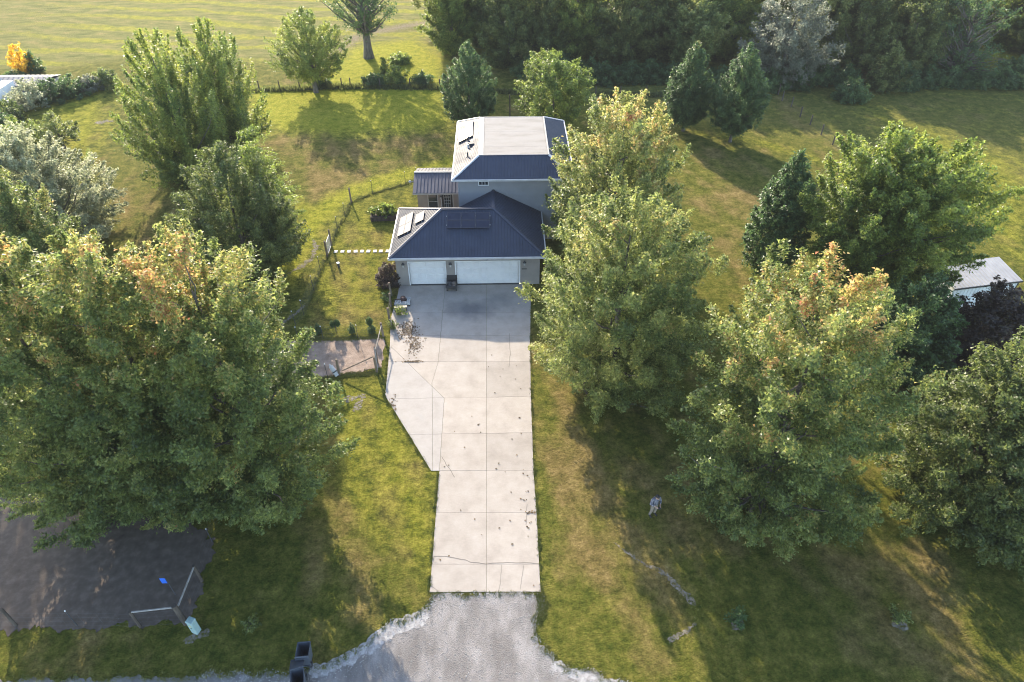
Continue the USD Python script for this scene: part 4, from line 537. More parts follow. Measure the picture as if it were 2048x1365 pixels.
# ------------------------------------------------------------------ fences
WIRE = pbr('fence_wire_look', (0.14, 0.135, 0.13), 0.6, 0.3)
def post(h, r, cap=None, sides=7): return tube([(0, 0, -0.05), (0, 0, h)], [r, r*0.94], sides)
def moved(m, p, lean=(0, 0)):
    v, f = np.array(m[0]), m[1]; v = v.copy(); v[:, 0] += lean[0]*v[:, 2]; v[:, 1] += lean[1]*v[:, 2]; return v+np.array([p[0], p[1], 0]), f
def fence(name, label, pts, specs, wire_h=1.2, rows=6, vert=0.3, wr=0.0025, closed=False, line=None, group=None):
    """pts: post positions (x, y); specs: (kind, height) per post. Wires run along line (or the posts)."""
    x = thing(name, (0, 0, 0), 0, label, 'fence', group); rg = R(int(abs(pts[0][0]*10))+3)
    for (px, py), (kind, h) in zip([p[:2] for p in pts], specs):
        lean = rg.normal(0, 0.02, 2)
        if kind == 'wood': obj('post', moved(post(h, 0.075), (px, py), lean), WOOD_D, x)
        elif kind == 'big': obj('post', moved(post(h, 0.13, sides=10), (px, py), lean), WOOD_D, x)
        elif kind == 'brown': obj('post', moved(post(h, 0.085), (px, py), lean), WOOD_B, x)
        elif kind == 'tee':
            p = obj('metal_post', moved(cat([box(0.035, 0.006, h+0.05, (0, 0, h/2-0.025)), box(0.006, 0.03, h+0.05, (0, 0.016, h/2-0.025))]), (px, py), lean), DARKM, x)
            obj('post_cap', moved(cat([box(0.05, 0.045, 0.07, (0, 0.008, h))]), (px, py), lean), WHITE, p)
    ln = sg.LineString([p[:2] for p in (line or pts)]); zs = np.linspace(0.06, wire_h, rows); c = np.array(ln.segmentize(2.0).coords); ms = []
    for z in zs: ms.append(tube(np.c_[c, np.full(len(c), z)+0.01*np.sin(np.arange(len(c)))], wr, 3, False))
    if vert:
        for s in np.arange(0.1, ln.length, vert): q = ln.interpolate(s); ms.append(tube([(q.x, q.y, 0.03), (q.x, q.y, wire_h)], wr*0.8, 3, False))
    obj('wire_mesh', ms, WIRE, x, kind='stuff'); return x
def gp(*pts): return [G(*p)[:2] for p in pts]
yard = gp((592, 652), (608, 631), (628, 581.5), (641, 542), (655, 513), (663, 491), (675, 461), (690, 434), (703, 406), (745, 388), (811, 369), (834, 361))
fence('wire_fence', 'wire mesh yard fence curving from the small pen up to the porch room', yard, [('tee', 1.35)]*4+[('brown', 1.5), ('brown', 1.5), ('tee', 1.35), ('tee', 1.35), ('brown', 1.5), ('tee', 1.35), ('tee', 1.35), ('tee', 1.3)], 1.2, 7, 0.16)
a, b = G(655.5, 511), G(662.8, 493); gx_ = thing('yard_gate', (0, 0, 0), 0, 'pale metal yard gate between two brown posts at the stepping stones', 'gate')
A, B = np.array([a[0]+0.05, a[1]+0.1]), np.array([b[0], b[1]-0.12]); d_ = B-A
obj('gate_frame', [tube([(*A, 0.12), (*A, 1.2), (*B, 1.2), (*B, 0.12), (*A, 0.12)], 0.022, 6)], TRIM, gx_)
obj('gate_mesh', [tube([(*(A+d_*t), 0.12), (*(A+d_*t), 1.2)], 0.006, 3, False) for t in np.linspace(0.04, 0.96, 14)]+[tube([(*A, z), (*B, z)], 0.006, 3, False) for z in np.linspace(0.2, 1.15, 10)], TRIM, gx_, kind='stuff')
penl = gp((597, 681), (647, 679), (716, 677), (767, 674)); fence('pen_fence', 'wire fence between the mown yard and the bare soil pen', penl, [('tee', 1.2)]*3+[('brown', 1.3)], 1.15, 6, 0.18)
penb = gp((590, 766), (656, 757), (679, 752), (754, 745), (761, 738)); fence('pen_fence', 'wire fence along the near edge of the bare soil pen', penb[:4], [('tee', 1.2), ('tee', 1.3), ('brown', 1.45), ('brown', 1.45)], 1.0, 5, 0.2)
RAILB = noisy('brown_rail_look', lerp_ramp((0.17, 0.145, 0.12), (0.24, 0.21, 0.175), (0.3, 0.265, 0.225)), 4, 5, 0.9)
br = thing('corner_brace', (0, 0, 0), 0, 'braced corner gate of round posts and pale rails beside the driveway', 'gate'); p1, p2, p3 = G(767, 676), G(755, 727), G(754, 746)
obj('post', moved(post(1.3, 0.085), p2), WOOD_B, br); obj('rail', [tube([(p1[0], p1[1]-0.08, 1.2), (p2[0], p2[1]+0.08, 1.18)], 0.036, 6)], RAILB, br)
obj('rail', [tube([(p2[0]-0.02, p2[1], 1.35), (p3[0]+0.06, p3[1]+0.05, 0.2)], 0.04, 6)], WOOD_L, br); q1, q2 = G(682, 750), G(757, 743)
obj('brace_pole', [tube([(q1[0]+0.1, q1[1], 0.35), (q2[0]-0.09, q2[1], 1.38)], 0.04, 6)], WOOD_B, br)
edge_l = gp((783, 592), (782, 613), (779, 640)); fence('edge_fence', 'short wire fence with leaning brown posts between yard and driveway', edge_l, [('brown', 1.25), ('brown', 1.2), ('brown', 1.1)], 1.0, 5, 0.2)
road = gp((-330, 1262), (-150, 1257), (33, 1252), (155, 1253), (281, 1254), (372, 1247)); fence('roadside_fence', 'wire fence along the road with dark round posts and a white capped metal post', road, [('wood', 1.5), ('tee', 1.4), ('wood', 1.5), ('tee', 1.4), ('wood', 1.45), ('big', 1.7)], 1.2, 4, 0.9, 0.002)
rb_ = thing('corner_rails', (0, 0, 0), 0, 'two pale rails braced to a dark corner post above the green utility box', 'fence rail'); c0, c1_, c2_ = G(281, 1254), G(372, 1247), G(404, 1163)
obj('rail', [tube([(c0[0]+0.07, c0[1], 1.38), (c1_[0]-0.1, c1_[1], 1.5)], 0.045, 7)], WOOD_L, rb_); obj('rail', [tube([(c1_[0]+0.05, c1_[1]+0.1, 1.45), (c2_[0], c2_[1]-0.06, 1.35)], 0.045, 7)], WOOD_L, rb_); obj('post', moved(post(1.42, 0.08), c2_), WOOD_D, rb_)
side = [c1_[:2], c2_[:2], G(425, 1085)[:2], G(440, 1010)[:2]]; fence('side_fence', 'wire fence running from the corner post back under the roadside maples', side, [('none', 0), ('none', 0), ('tee', 1.3), ('tee', 1.3)], 1.15, 4, 0.9, 0.002)
s0 = G(351, 1190); sp = thing('blue_sign', (s0[0], s0[1], 0), 0, 'small blue sign on a thin dark metal post under the roadside maples', 'sign')
obj('post', [box(0.035, 0.02, 1.55, (0, 0, 0.75))], DARKM, sp); obj('sign_plate', [bevel_box(-0.28, -0.02, -0.03, -0.015, 1.12, 1.56, 0.006)], pbr('blue_sign_look', (0.03, 0.13, 0.55), 0.4), sp)
# utility box
u0 = G(394, 1262); ub = thing('utility_box', (u0[0], u0[1]-0.02, 0), -0.35, 'pale green utility pedestal box beside the dark corner post', 'utility box'); GRN = noisy('pedestal_green_look', lerp_ramp((0.2, 0.29, 0.28), (0.25, 0.34, 0.33), (0.28, 0.37, 0.36)), 5, 4, 0.55)
obj('cabinet', [bevel_box(-0.17, 0.17, -0.15, 0.15, 0, 1.0, 0.025)], GRN, ub, smooth=30); obj('lid', [bevel_box(-0.185, 0.185, -0.165, 0.165, 0.96, 1.06, 0.025)], GRN, ub, smooth=30); obj('label_plate', [bb(-0.06, 0.05, -0.157, -0.151, 0.68, 0.78)], pbr('yellow_label_look', (0.55, 0.45, 0.16), 0.6), ub); obj('latch', [bb(-0.025, 0.025, -0.17, -0.15, 0.52, 0.58)], DARKM, ub)
obj('soil_patch', polysheet(ragged(sg.LineString([u0[:2]+[-0.3, -0.45], u0[:2]+[0.45, -0.12]]).buffer(0.16), 0.12, 3, 21), 0.004), PATH, kind='structure')
# back fences
bf = [G(*p)[:2] for p in ((1020, 236), (1090, 200), (1190, 195), (1240, 193), (1292, 192), (1345, 190), (1450, 190), (1556, 188))]
fence('back_fence', 'wire fence with dark wooden posts across the lawn behind the house', bf, [('wood', 2.6), ('wood', 1.3), ('wood', 1.3), ('wood', 1.25), ('wood', 1.25), ('wood', 1.2), ('wood', 1.2), ('wood', 1.2)], 1.1, 5, 0)
df = [G(*p)[:2] for p in ((1556, 190), (1564, 202), (1582, 214), (1600, 234), (1620, 250), (1642, 270), (1665, 290), (1690, 312), (1716, 336), (1745, 362))]
fence('diagonal_fence', 'wire fence of dark wooden posts running diagonally over the right lawn', df, [('wood', 1.15)]*10, 1.05, 5, 0)
ff = [G(*p)[:2] for p in ((445, 184), (519, 180), (560, 179), (600, 178), (684, 174), (701, 174), (760, 175), (820, 175), (880, 176))]
fence('field_fence', 'low wire fence with short dark posts between the lawn and the hay field', ff, [('wood', 1.1)]*9, 1.0, 5, 0)
# ------------------------------------------------------------------ yard things
for i, x_ in enumerate((671.5, 685, 698, 711.5, 724, 737, 750, 762, 775)):
    p = G(x_, 503.8-0.1*i); s = thing('stepping_stone', (p[0], p[1], 0), R(i).normal(0, 0.08), ('pale flat stepping stone nearest the yard gate', 'second pale stepping stone from the yard gate', 'third pale stepping stone from the yard gate', 'fourth pale stepping stone from the yard gate', 'middle one of the nine pale stepping stones by the yard gate', 'fourth pale stepping stone from the garage roof edge', 'third pale stepping stone from the garage roof edge', 'second pale stepping stone from the garage roof edge', 'pale stepping stone half under the garage roof edge')[i], 'stepping stone', 'stepping stones from the yard gate to the garage')
    obj('stone', bevel_box(-0.14-0.02*(i % 2), 0.15, -0.19, 0.19, -0.03, 0.045, 0.012), STONE, s)
p = G(677.5, 534); st = thing('vent_stub', (p[0], p[1], 0), 0, 'short dark pipe with a white cap standing in the mown yard', 'pipe'); obj('pipe', tube([(0, 0, -0.02), (0, 0, 0.34)], 0.1, 12), DARKM, st); obj('cap', tube([(0, 0, 0.34), (0, 0, 0.4), (0, 0, 0.41)], [0.125, 0.125, 0.1], 12), WHITE, st)
def topiary(name, label, px, py, kind, seed, h):
    rg = R(seed); p = G(px, py); x = thing(name, (p[0], p[1], 0), 0, label, 'shrub'); obj('trunk', tube([(0, 0, -0.02), (0, 0, h*0.9)], [0.03, 0.012], 5), BARK, x)
    parts = {'cone': [(0.03, h, 0.3, 'cone', 0)], 'pair': [(0.62, 1.0, 0.2, 'oval', -0.16), (0.68, 1.15, 0.24, 'oval', 0.18)], 'tier': [(0.05, 0.68, 0.36, 'dome', 0), (0.85, h, 0.3, 'cone', -0.05)]}[kind]; Vs, Cs = [], []
    for z0, z1, r, pf, ox in parts:
        (v, f), c, *_ = crown(rg, z0, z1, r, pf, 110, 40, 0.16, 0.06, 0.05, 'dark', (0.02, 0), 0.9, lump=0.1, inner=0.3, seed=seed, per=3, rise=0.5, spread=0.2); Vs.append((v+[ox, 0, 0], f)); Cs.append(c)
    if kind == 'pair': obj('stem', [tube([(0, 0, 0.35), (-0.16, 0, 0.8)], 0.015, 5), tube([(0, 0, 0.35), (0.18, 0, 0.85)], 0.015, 5)], BARK, x)
    obj('crown', cat(Vs), LEAF, x, color={'leafcol': np.vstack(Cs)})
topiary('evergreen_bush', 'leftmost dark conical evergreen bush along the soil pen fence', 637.5, 668, 'cone', 101, 1.0); topiary('topiary_tree', 'tiny two ball topiary on a thin stem along the soil pen fence', 672.5, 664, 'pair', 102, 1.2)
topiary('evergreen_bush', 'dark conical evergreen bush between the two ball and the tiered topiaries', 704.5, 667, 'cone', 103, 0.98); topiary('topiary_tree', 'tiered evergreen with a cone above a round skirt by the driveway corner', 744, 665, 'tier', 104, 1.45)
p = G(770, 434); gb = thing('garden_bed', (p[0], p[1], 0), 0.05, 'raised garden bed with a dark rim beside the garage', 'garden bed'); 
for q in ((-1.2, 1.2, -0.75, -0.66), (-1.2, 1.2, 0.66, 0.75), (-1.2, -1.11, -0.66, 0.66), (1.11, 1.2, -0.66, 0.66)): obj('rim_board', bb(*q, -0.02, 0.42), WOOD_D, gb)
obj('bed_soil', bb(-1.1, 1.1, -0.65, 0.65, 0, 0.34), MULCH, gb)
tree('vegetable_plant', 'broad leaved green plants spilling over the dark garden bed', (p[0], p[1]+0.15), 1.25, 1.35, 0.3, seed=105, pal='light', prof='dome', plumes=90, leaves=16, L=0.5, pr=0.2, leaf=0.24, asp=0.8, lift=0.4, rb=0.02, limbs=8, category='plant', stretch=(1, 0.7))
for px, py, lab, pl, sd in ((800, 630, 'weedy green plant leaning over the driveway by the black bench', 'light', 106), (783, 657, 'weedy plant at the driveway edge below the black bench', 'green', 107), (776, 600, 'shadowed weedy plant at the foot of the leaning brown posts', 'dark', 108)):
    tree('weed_plant', lab, G(px, py), 0.8, 0.5, 0.05, seed=sd, pal=pl, prof='vase', plumes=36, leaves=18, L=0.4, pr=0.1, leaf=0.12, asp=0.4, rb=0.012, limbs=8, category='plant')
ed = thing('edging_boards', (0, 0, 0), 0, 'pale edging boards around the evergreen bush at the garage corner', 'edging'); e = [G(*q) for q in ((754, 556), (762, 546), (772, 560), (777, 570))]
for a_, b_ in ((e[0], [e[0][0]+0.25, e[0][1]+1.5, 0]), (e[0], e[2]), (e[2], e[3])):
    a_, b_ = np.array(a_[:2]), np.array(b_[:2]); d_ = b_-a_; m_ = (a_+b_)/2; obj('board', box(np.hypot(*d_)-0.02, 0.06, 0.16, (m_[0], m_[1], 0.07), math.atan2(d_[1], d_[0])), WOOD_L, ed)
# concrete blocks on a pallet, pot, bench
p = G(805, 606.5, 0.04); pal_ = thing('pallet', (p[0], p[1], 0.019), 0.03, 'low dark timber pallet under the concrete blocks beside the driveway', 'pallet')
for k in range(6): obj('slat', bb(-0.62, 0.62, -0.42+k*0.15, -0.32+k*0.15, 0.09, 0.11), WOOD_D, pal_)
for k in range(3): obj('bearer', bb(-0.6+k*0.55, -0.5+k*0.55, -0.42, 0.43, 0.0, 0.09), WOOD_D, pal_)
def block_mesh():
    o = sg.box(-0.2, -0.1, 0.2, 0.1).difference(so.unary_union([sg.box(-0.16, -0.065, -0.02, 0.065), sg.box(0.02, -0.065, 0.16, 0.065)])); return extr(o, 0.19)
blk = None
for i, (bx, by, r_, z_, lab) in enumerate(((-0.42, -0.25, 1.5, 0.112, 'concrete block at the left end of the pallet'), (-0.2, -0.22, 1.57, 0.112, 'hollow concrete block second from the left on the pallet'), (0.42, -0.25, 0.0, 0.112, 'concrete block at the near right corner of the pallet'), (0.48, 0.12, 1.45, 0.112, 'concrete block at the far right of the pallet'), (0.1, -0.3, 0.05, 0.112, 'concrete block in the middle front of the pallet'))):
    w_ = (p[0]+bx, p[1]+by, 0.019+z_)
    if blk is None: blk = thing('concrete_block', w_, r_, lab, 'concrete block'); obj('block', block_mesh(), BLOCK, blk)
    else: thing('concrete_block', w_, r_, lab, 'concrete block', src=blk)
pt = thing('plant_pot', (p[0]+0.05, p[1]+0.22, 0.129), 0, 'round dark brown pot upturned among the concrete blocks', 'pot'); obj('pot', tube([(0, 0, 0), (0, 0, 0.3), (0, 0, 0.33)], [0.24, 0.19, 0.1], 16), pbr('brown_pot_look', (0.06, 0.03, 0.028), 0.7), pt)
p = G(802, 621, 0.04); bn = thing('black_bench', (p[0], p[1], 0.019), 0.1, 'low black metal bench at the driveway edge below the blocks', 'bench'); obj('seat', bevel_box(-0.5, 0.5, -0.14, 0.14, 0.3, 0.36, 0.02), DARKM, bn)
for sx in (-0.42, 0.42): obj('leg', [box(0.06, 0.24, 0.3, (sx, 0, 0.15))], DARKM, bn)
p = G(904, 578, 0.04); ct = thing('utility_cart', (p[0], p[1]+0.1, 0.019), 0, 'black wheeled cart with a raised back heaped with dark bags, between the garage doors', 'cart')
obj('tray', [bevel_box(-0.4, 0.4, -0.42, 0.42, 0.22, 0.3, 0.03)], BLACK, ct); obj('back', [bevel_box(-0.4, 0.4, 0.4, 0.46, 0.3, 0.95, 0.02), tube([(-0.38, 0.43, 0.95), (-0.38, 0.5, 1.05), (0.38, 0.5, 1.05), (0.38, 0.43, 0.95)], 0.025, 6)], BLACK, ct)
for sx in (-1, 1): obj('side_rail', [tube([(sx*0.4, -0.42, 0.28), (sx*0.4, -0.42, 0.55), (sx*0.4, 0.42, 0.7)], 0.022, 6), tube([(sx*0.4, -0.1, 0.28), (sx*0.4, -0.1, 0.6)], 0.018, 6)], BLACK, ct)
obj('front_rail', [bevel_box(-0.4, 0.4, -0.45, -0.41, 0.3, 0.5, 0.015)], BLACK, ct)
for sx in (-0.36, 0.36):
    for sy in (-0.32, 0.32): obj('wheel', trimesh.creation.cylinder(0.13, 0.07, sections=14).apply_transform(trimesh.transformations.rotation_matrix(np.pi/2, [0, 1, 0])).apply_translation([sx, sy, 0.13]), BLACK, ct)
rgb_ = R(3)
for k, (bx, by, s_, c_) in enumerate(((-0.17, 0.1, 0.2, 0), (0.17, 0.05, 0.19, 1), (-0.1, -0.22, 0.17, 0), (0.18, -0.24, 0.15, 1))):
    m_ = trimesh.creation.icosphere(2, s_); m_.vertices *= [1, 0.95, 0.75]; m_.vertices += 0.06*(meshkit.fbm(np.array(m_.vertices)*9+k*5, 3, k)[:, None]-0.5)*np.array(m_.vertices)/s_
    bgx = thing('bag', (p[0]+bx, p[1]+0.1+by, 0.319+s_*0.72), 0, ('dark bag heaped at the back left of the cart', 'grey brown bag heaped at the back right of the cart', 'dark bag at the front left of the cart', 'grey brown bag at the front right of the cart')[k], 'bag'); obj('bag_body', m_, (DARKM, pbr('brown_bag_look', (0.14, 0.11, 0.095), 0.8))[c_] if k < 2 else (DARKM, UsdShade.Material.Get(stage, '/World/Looks/brown_bag_look'))[c_], bgx, smooth=True)
# white tarp roll by the near pen fence
p = G(668, 753); tr = thing('tarp_roll', (p[0], p[1], 0), 0, 'rolled white tarp leaning beside the wooden post of the soil pen', 'tarp'); obj('roll', [tube([(0.25, -0.05, 0.1), (0.05, 0.1, 0.4), (-0.14, 0.22, 0.72)], [0.15, 0.17, 0.14], 10), tube([(-0.12, 0.2, 0.7), (-0.2, 0.27, 0.86)], [0.1, 0.03], 8)], TRIM, tr, smooth=40); obj('strap', [tube([(0.1, 0.06, 0.32), (0.06, 0.09, 0.38)], 0.177, 10)], DARKM, tr)
# porch chair
p = GY(893.5, 412, AY0-0.75); pc = thing('porch_chair', (p[0], AY0-0.75, 0), 0.5, 'white metal patio chair in front of the porch door', 'chair'); wm = WHITE
for sx in (-0.26, 0.26):
    obj('leg', tube([(sx, -0.26, 0), (sx, -0.24, 0.62)], 0.016, 6), wm, pc); obj('leg', tube([(sx, 0.28, 0), (sx, 0.22, 0.45), (sx*0.9, 0.32, 1.0)], 0.016, 6), wm, pc); obj('arm', tube([(sx, -0.26, 0.62), (sx, 0.24, 0.64)], 0.022, 6), wm, pc)
obj('seat', bevel_box(-0.26, 0.26, -0.25, 0.24, 0.42, 0.46, 0.015), wm, pc); obj('backrest', [tube([(-0.24, 0.3, 0.95), (0, 0.33, 1.06), (0.24, 0.3, 0.95)], 0.018, 6)]+[tube([(s_, 0.23, 0.46), (s_*0.95, 0.31, 0.98)], 0.01, 5) for s_ in (-0.16, -0.08, 0, 0.08, 0.16)], wm, pc)
# small shrubs in the roadside turf with gravel rings
for px, py, h_, r_, pl_, lab, sd in ((506, 1256, 0.75, 0.45, 'green', 'small green shrub alone on the shaded turf right of the utility box', 120), (1471, 1242, 0.9, 0.5, 'dark', 'small dark shrub with a pale gravel patch on the shaded right turf', 121), (1794, 1240, 0.95, 0.55, 'maple_y', 'small yellow green shrub lit by the sun patch at the lower right', 122)):
    c_ = G(px, py)
    tree('young_shrub', lab, c_, h_, r_, 0.05, seed=sd, pal=pl_, prof='vase', plumes=46, leaves=16, L=0.4, pr=0.12, leaf=0.11, rb=0.015, limbs=8, category='shrub')
    if sd > 120: obj('gravel_patch', polysheet(ragged(sg.Point(c_[0]+0.05, c_[1]-0.2).buffer(0.36), 0.14, 3, sd), 0.004), PATH, kind='structure')
# ------------------------------------------------------------------ sheds
rr_ = G(2046, 562, 2.1); sx0, sx1, sy0, sy1, ez, rz_ = -5.6, 0.0, 0.0, 2.7, 2.1, 2.45
sh = thing('metal_shed', (rr_[0], rr_[1], 0), 0.16, 'light metal shed with a ribbed roof and dark trim, half hidden by trees', 'shed')
slope('shed_roof', [(sx0, sy0, ez), (sx1, sy0, ez), (sx1, sy1, rz_), (sx0, sy1, rz_)], SHED_ROOF, sh, 0.3, 0.035)
obj('shed_wall', [bb(sx0+0.1, sx1-0.15, sy0+0.15, sy0+0.25, 0, 2.05)]+[bb(x_, x_+0.03, sy0+0.128, sy0+0.15, 0.02, 2.04) for x_ in np.arange(sx0+0.2, sx1-0.2, 0.3)], SHED_W, sh)
obj('shed_wall', [bb(sx1-0.25, sx1-0.15, sy0+0.25, sy1-0.1, 0, 2.08)], SHED_W, sh); obj('shed_wall', [bb(sx0+0.1, sx0+0.2, sy0+0.25, sy1-0.1, 0, 2.08)], SHED_W, sh); obj('shed_wall', [bb(sx0+0.2, sx1-0.25, sy1-0.2, sy1-0.1, 0, 2.3)], SHED_W, sh)
obj('shed_trim', [bb(sx0-0.02, sx1+0.02, sy0-0.04, sy0-0.003, 1.97, 2.11)], BLACK, sh); obj('shed_trim', [bb(sx1-0.16, sx1-0.1, sy0+0.1, sy0+0.22, 0, 1.96)], BLACK, sh)
obj('shed_door', [bb(sx1-1.7, sx1-0.75, sy0+0.11, sy0+0.127, 0.05, 1.8)], WHITE, sh); obj('door_frame', [bb(sx1-1.78, sx1-1.7, sy0+0.1, sy0+0.14, 0.05, 1.88), bb(sx1-0.75, sx1-0.67, sy0+0.1, sy0+0.14, 0.05, 1.88), bb(sx1-1.7, sx1-0.75, sy0+0.1, sy0+0.14, 1.8, 1.88)], TRIM, sh)
b0, b1 = G(-40, 176, 1.5), G(92, 172, 1.5); bn_ = thing('long_barn', (0, 0, 0), 0, 'long low barn with a weathered grey metal roof at the far left', 'barn'); bx0, bx1, by0 = b0[0]-12, b1[0], b1[1]
slope('barn_roof', [(bx0, by0, 1.5), (bx1, by0, 1.5), (bx1, by0+1.9, 1.95), (bx0, by0+1.9, 1.95)], BARN_ROOF, bn_, 0.6, 0.03); slope('barn_roof', [(bx1, by0+3.8, 1.5), (bx0, by0+3.8, 1.5), (bx0, by0+1.9, 1.95), (bx1, by0+1.9, 1.95)], BARN_ROOF, bn_, 0.6, 0.03)
obj('barn_wall', [bb(bx0+0.2, bx1-0.2, by0+0.3, by0+3.5, 0, 1.45)], SIDE_G, bn_)
w0 = G(6, 222); ws = thing('white_shed', (0, 0, 0), 0, 'small white shed with a white roof cut by the left picture edge', 'shed'); slope('shed_roof', [(w0[0]-4, w0[1], 2.1), (w0[0]+0.1, w0[1], 2.1), (w0[0]+0.1, w0[1]+2.2, 3.0), (w0[0]-4, w0[1]+2.2, 3.0)], SHED_ROOF, ws, 0.3, 0.03); obj('shed_wall', [bb(w0[0]-3.9, w0[0], w0[1]+0.15, w0[1]+4, 0, 2.1)], SHED_W, ws)
# ------------------------------------------------------------------ wheelie bins
BINM = pbr('bin_plastic_look', (0.045, 0.052, 0.066), 0.5)
def bin_(name, label, px, py, rz, lid_ang, z=0.0):
    p = G(px, py, 1.0); x = thing(name, (p[0], p[1], z), rz, label, 'wheelie bin')
    def ring(w, d, z, r=0.04): return np.array(sg.box(-w/2+r, -d/2+r, w/2-r, d/2-r).buffer(r, quad_segs=3).exterior.coords)[:-1], z
    prof = [(0.44, 0.46, 0.03), (0.58, 0.66, 0.98), (0.6, 0.68, 0.985), (0.6, 0.68, 1.03), (0.55, 0.63, 1.03), (0.54, 0.62, 0.95), (0.4, 0.42, 0.08)]; Vv, Ff, k = [], [], None
    for w, d, zz in prof: c, _ = ring(w, d, zz); k = len(c); Vv.append(np.c_[c, np.full(k, zz)])
    for i in range(len(prof)-1):
        s = np.arange(k); s2 = (s+1) % k; Ff += [np.stack([i*k+s, i*k+s2, (i+1)*k+s2], 1), np.stack([i*k+s, (i+1)*k+s2, (i+1)*k+s], 1)]
    n0 = len(Vv)*k; s = np.arange(k); s2 = (s+1) % k; Vv += [[[0, 0, 0.03]], [[0, 0, 0.08]]]; Ff += [np.stack([np.full(k, n0), s2, s], 1), np.stack([np.full(k, n0+1), (len(prof)-1)*k+s, (len(prof)-1)*k+s2], 1)]
    obj('bin_body', (np.vstack(Vv), np.vstack(Ff)), BINM, x, smooth=35)
    obj('handle', [tube([(-0.22, 0.34, 0.96), (-0.22, 0.42, 0.98), (0.22, 0.42, 0.98), (0.22, 0.34, 0.96)], 0.018, 6)], BINM, x)
    for sx in (-0.26, 0.26): obj('wheel', trimesh.creation.cylinder(0.13, 0.06, sections=16).apply_transform(trimesh.transformations.rotation_matrix(np.pi/2, [0, 1, 0])).apply_translation([sx, 0.3, 0.13]), BLACK, x)
    v, f = bevel_box(-0.31, 0.31, -0.7, 0.02, -0.015, 0.035, 0.02); v2, f2 = cat([bb(-0.28, 0.28, -0.66, -0.6, -0.05, -0.012)]); v, f = cat([(v, f), (v2, f2)]); c_, s_ = math.cos(lid_ang), math.sin(lid_ang)
    y, zz = v[:, 1]*c_-v[:, 2]*s_, v[:, 1]*s_+v[:, 2]*c_; v = np.stack([v[:, 0], y+0.37, zz+1.05], 1); obj('lid', (v, f), BINM, x, smooth=35); return x
bin_('wheelie_bin', 'dark wheelie bin standing open on the turf, farthest from the road', 606, 1299, math.pi+0.06, -math.radians(262))
b2 = bin_('wheelie_bin', 'dark wheelie bin at the road edge, lid flung back, pale label stripe', 594, 1354, 0.25, -math.radians(212)); obj('label_stripe', [bb(-0.27, 0.27, 0.355, 0.36, 0.95, 1.02)], PAPER, b2)
# ------------------------------------------------------------------ person
SKIN = pbr('skin_look', (0.36, 0.22, 0.16), 0.55); HAIR = pbr('hair_look', (0.015, 0.013, 0.012), 0.6); TROUS = noisy('trousers_look', lerp_ramp((0.14, 0.115, 0.09), (0.18, 0.15, 0.12), (0.21, 0.18, 0.145)), 9, 4, 0.85, coord='object')
PLAID = mk('plaid_shirt_look', {'o': ('texture_coordinate', {}), 'a': ('wave_texture', {'wave_type': 'bands', 'bands_direction': 'x', 'scale': 4.0}), 'b': ('wave_texture', {'wave_type': 'bands', 'bands_direction': 'z', 'scale': 4.0}), 'm': ('mix_color', {'blend_type': 'multiply', 'fac': 0.7}), 'r': ('rgb_ramp', {'ramp': [(0.0, (0.05, 0.055, 0.09)), (0.4, (0.13, 0.13, 0.155)), (1.0, (0.3, 0.29, 0.29))]}), 'p': ('principled_bsdf', {'roughness': 0.85})},
           [('o.object', 'a.vector'), ('o.object', 'b.vector'), ('a.color', 'm.a'), ('b.color', 'm.b'), ('m.result', 'r.fac'), ('r.color', 'p.base_color')], 'p.BSDF')
def limb_body(bones, edge, it=8):
    M = None
    for chain in bones:
        for (a, ra), (b, rb2) in zip(chain[:-1], chain[1:]):
            h = m3.Manifold.batch_hull([m3.Manifold.sphere(ra, 14).translate(list(a)), m3.Manifold.sphere(rb2, 14).translate(list(b))]); M = h if M is None else M+h
    m = M.refine_to_length(edge).to_mesh(); t = trimesh.Trimesh(np.array(m.vert_properties[:, :3]), np.array(m.tri_verts)); trimesh.smoothing.filter_taubin(t, iterations=it); return t
pb = G(1305, 1029); pr_ = thing('person', (pb[0], pb[1], 0), 0.35, 'person in a plaid shirt and khaki trousers looking down at a held controller', 'person')
HP, KN, AN = [(-0.1, 0.02, 0.93), (0.1, 0.02, 0.93)], [(-0.14, -0.04, 0.5), (0.12, -0.03, 0.5)], [(-0.18, 0.03, 0.09), (0.13, 0.04, 0.09)]
NK, HD = (0, -0.05, 1.5), (0.0, -0.13, 1.66); SHD = [(-0.2, -0.01, 1.42), (0.2, -0.01, 1.42)]; EL = [(-0.3, -0.05, 1.14), (0.3, -0.05, 1.14)]; WR = [(-0.12, -0.3, 1.1), (0.12, -0.3, 1.1)]
fingers = []
for s in (-1, 1):
    for k, (ln, dz) in enumerate(((0.07, 0.03), (0.08, 0.01), (0.075, -0.01), (0.06, -0.03))):
        b0_ = (s*0.09, -0.37, 1.09+dz); fingers.append([(b0_, 0.009), ((s*0.075, -0.37-ln*0.6, 1.085+dz), 0.0085), ((s*0.045, -0.37-ln*0.75, 1.08+dz), 0.0075)])
    fingers.append([((s*0.1, -0.34, 1.12), 0.011), ((s*0.075, -0.37, 1.135), 0.009), ((s*0.05, -0.385, 1.135), 0.008)])
body = [[(HP[0], 0.12), ((0, 0, 1.1), 0.15), ((0, -0.01, 1.32), 0.16), (NK, 0.06), ((0, -0.08, 1.56), 0.058), (HD, 0.1)], [(HP[1], 0.12), ((0, 0, 1.1), 0.15)], [((0, -0.15, 1.62), 0.075), (HD, 0.1)], [((0, -0.2, 1.63), 0.018), ((0, -0.235, 1.6), 0.014)]]
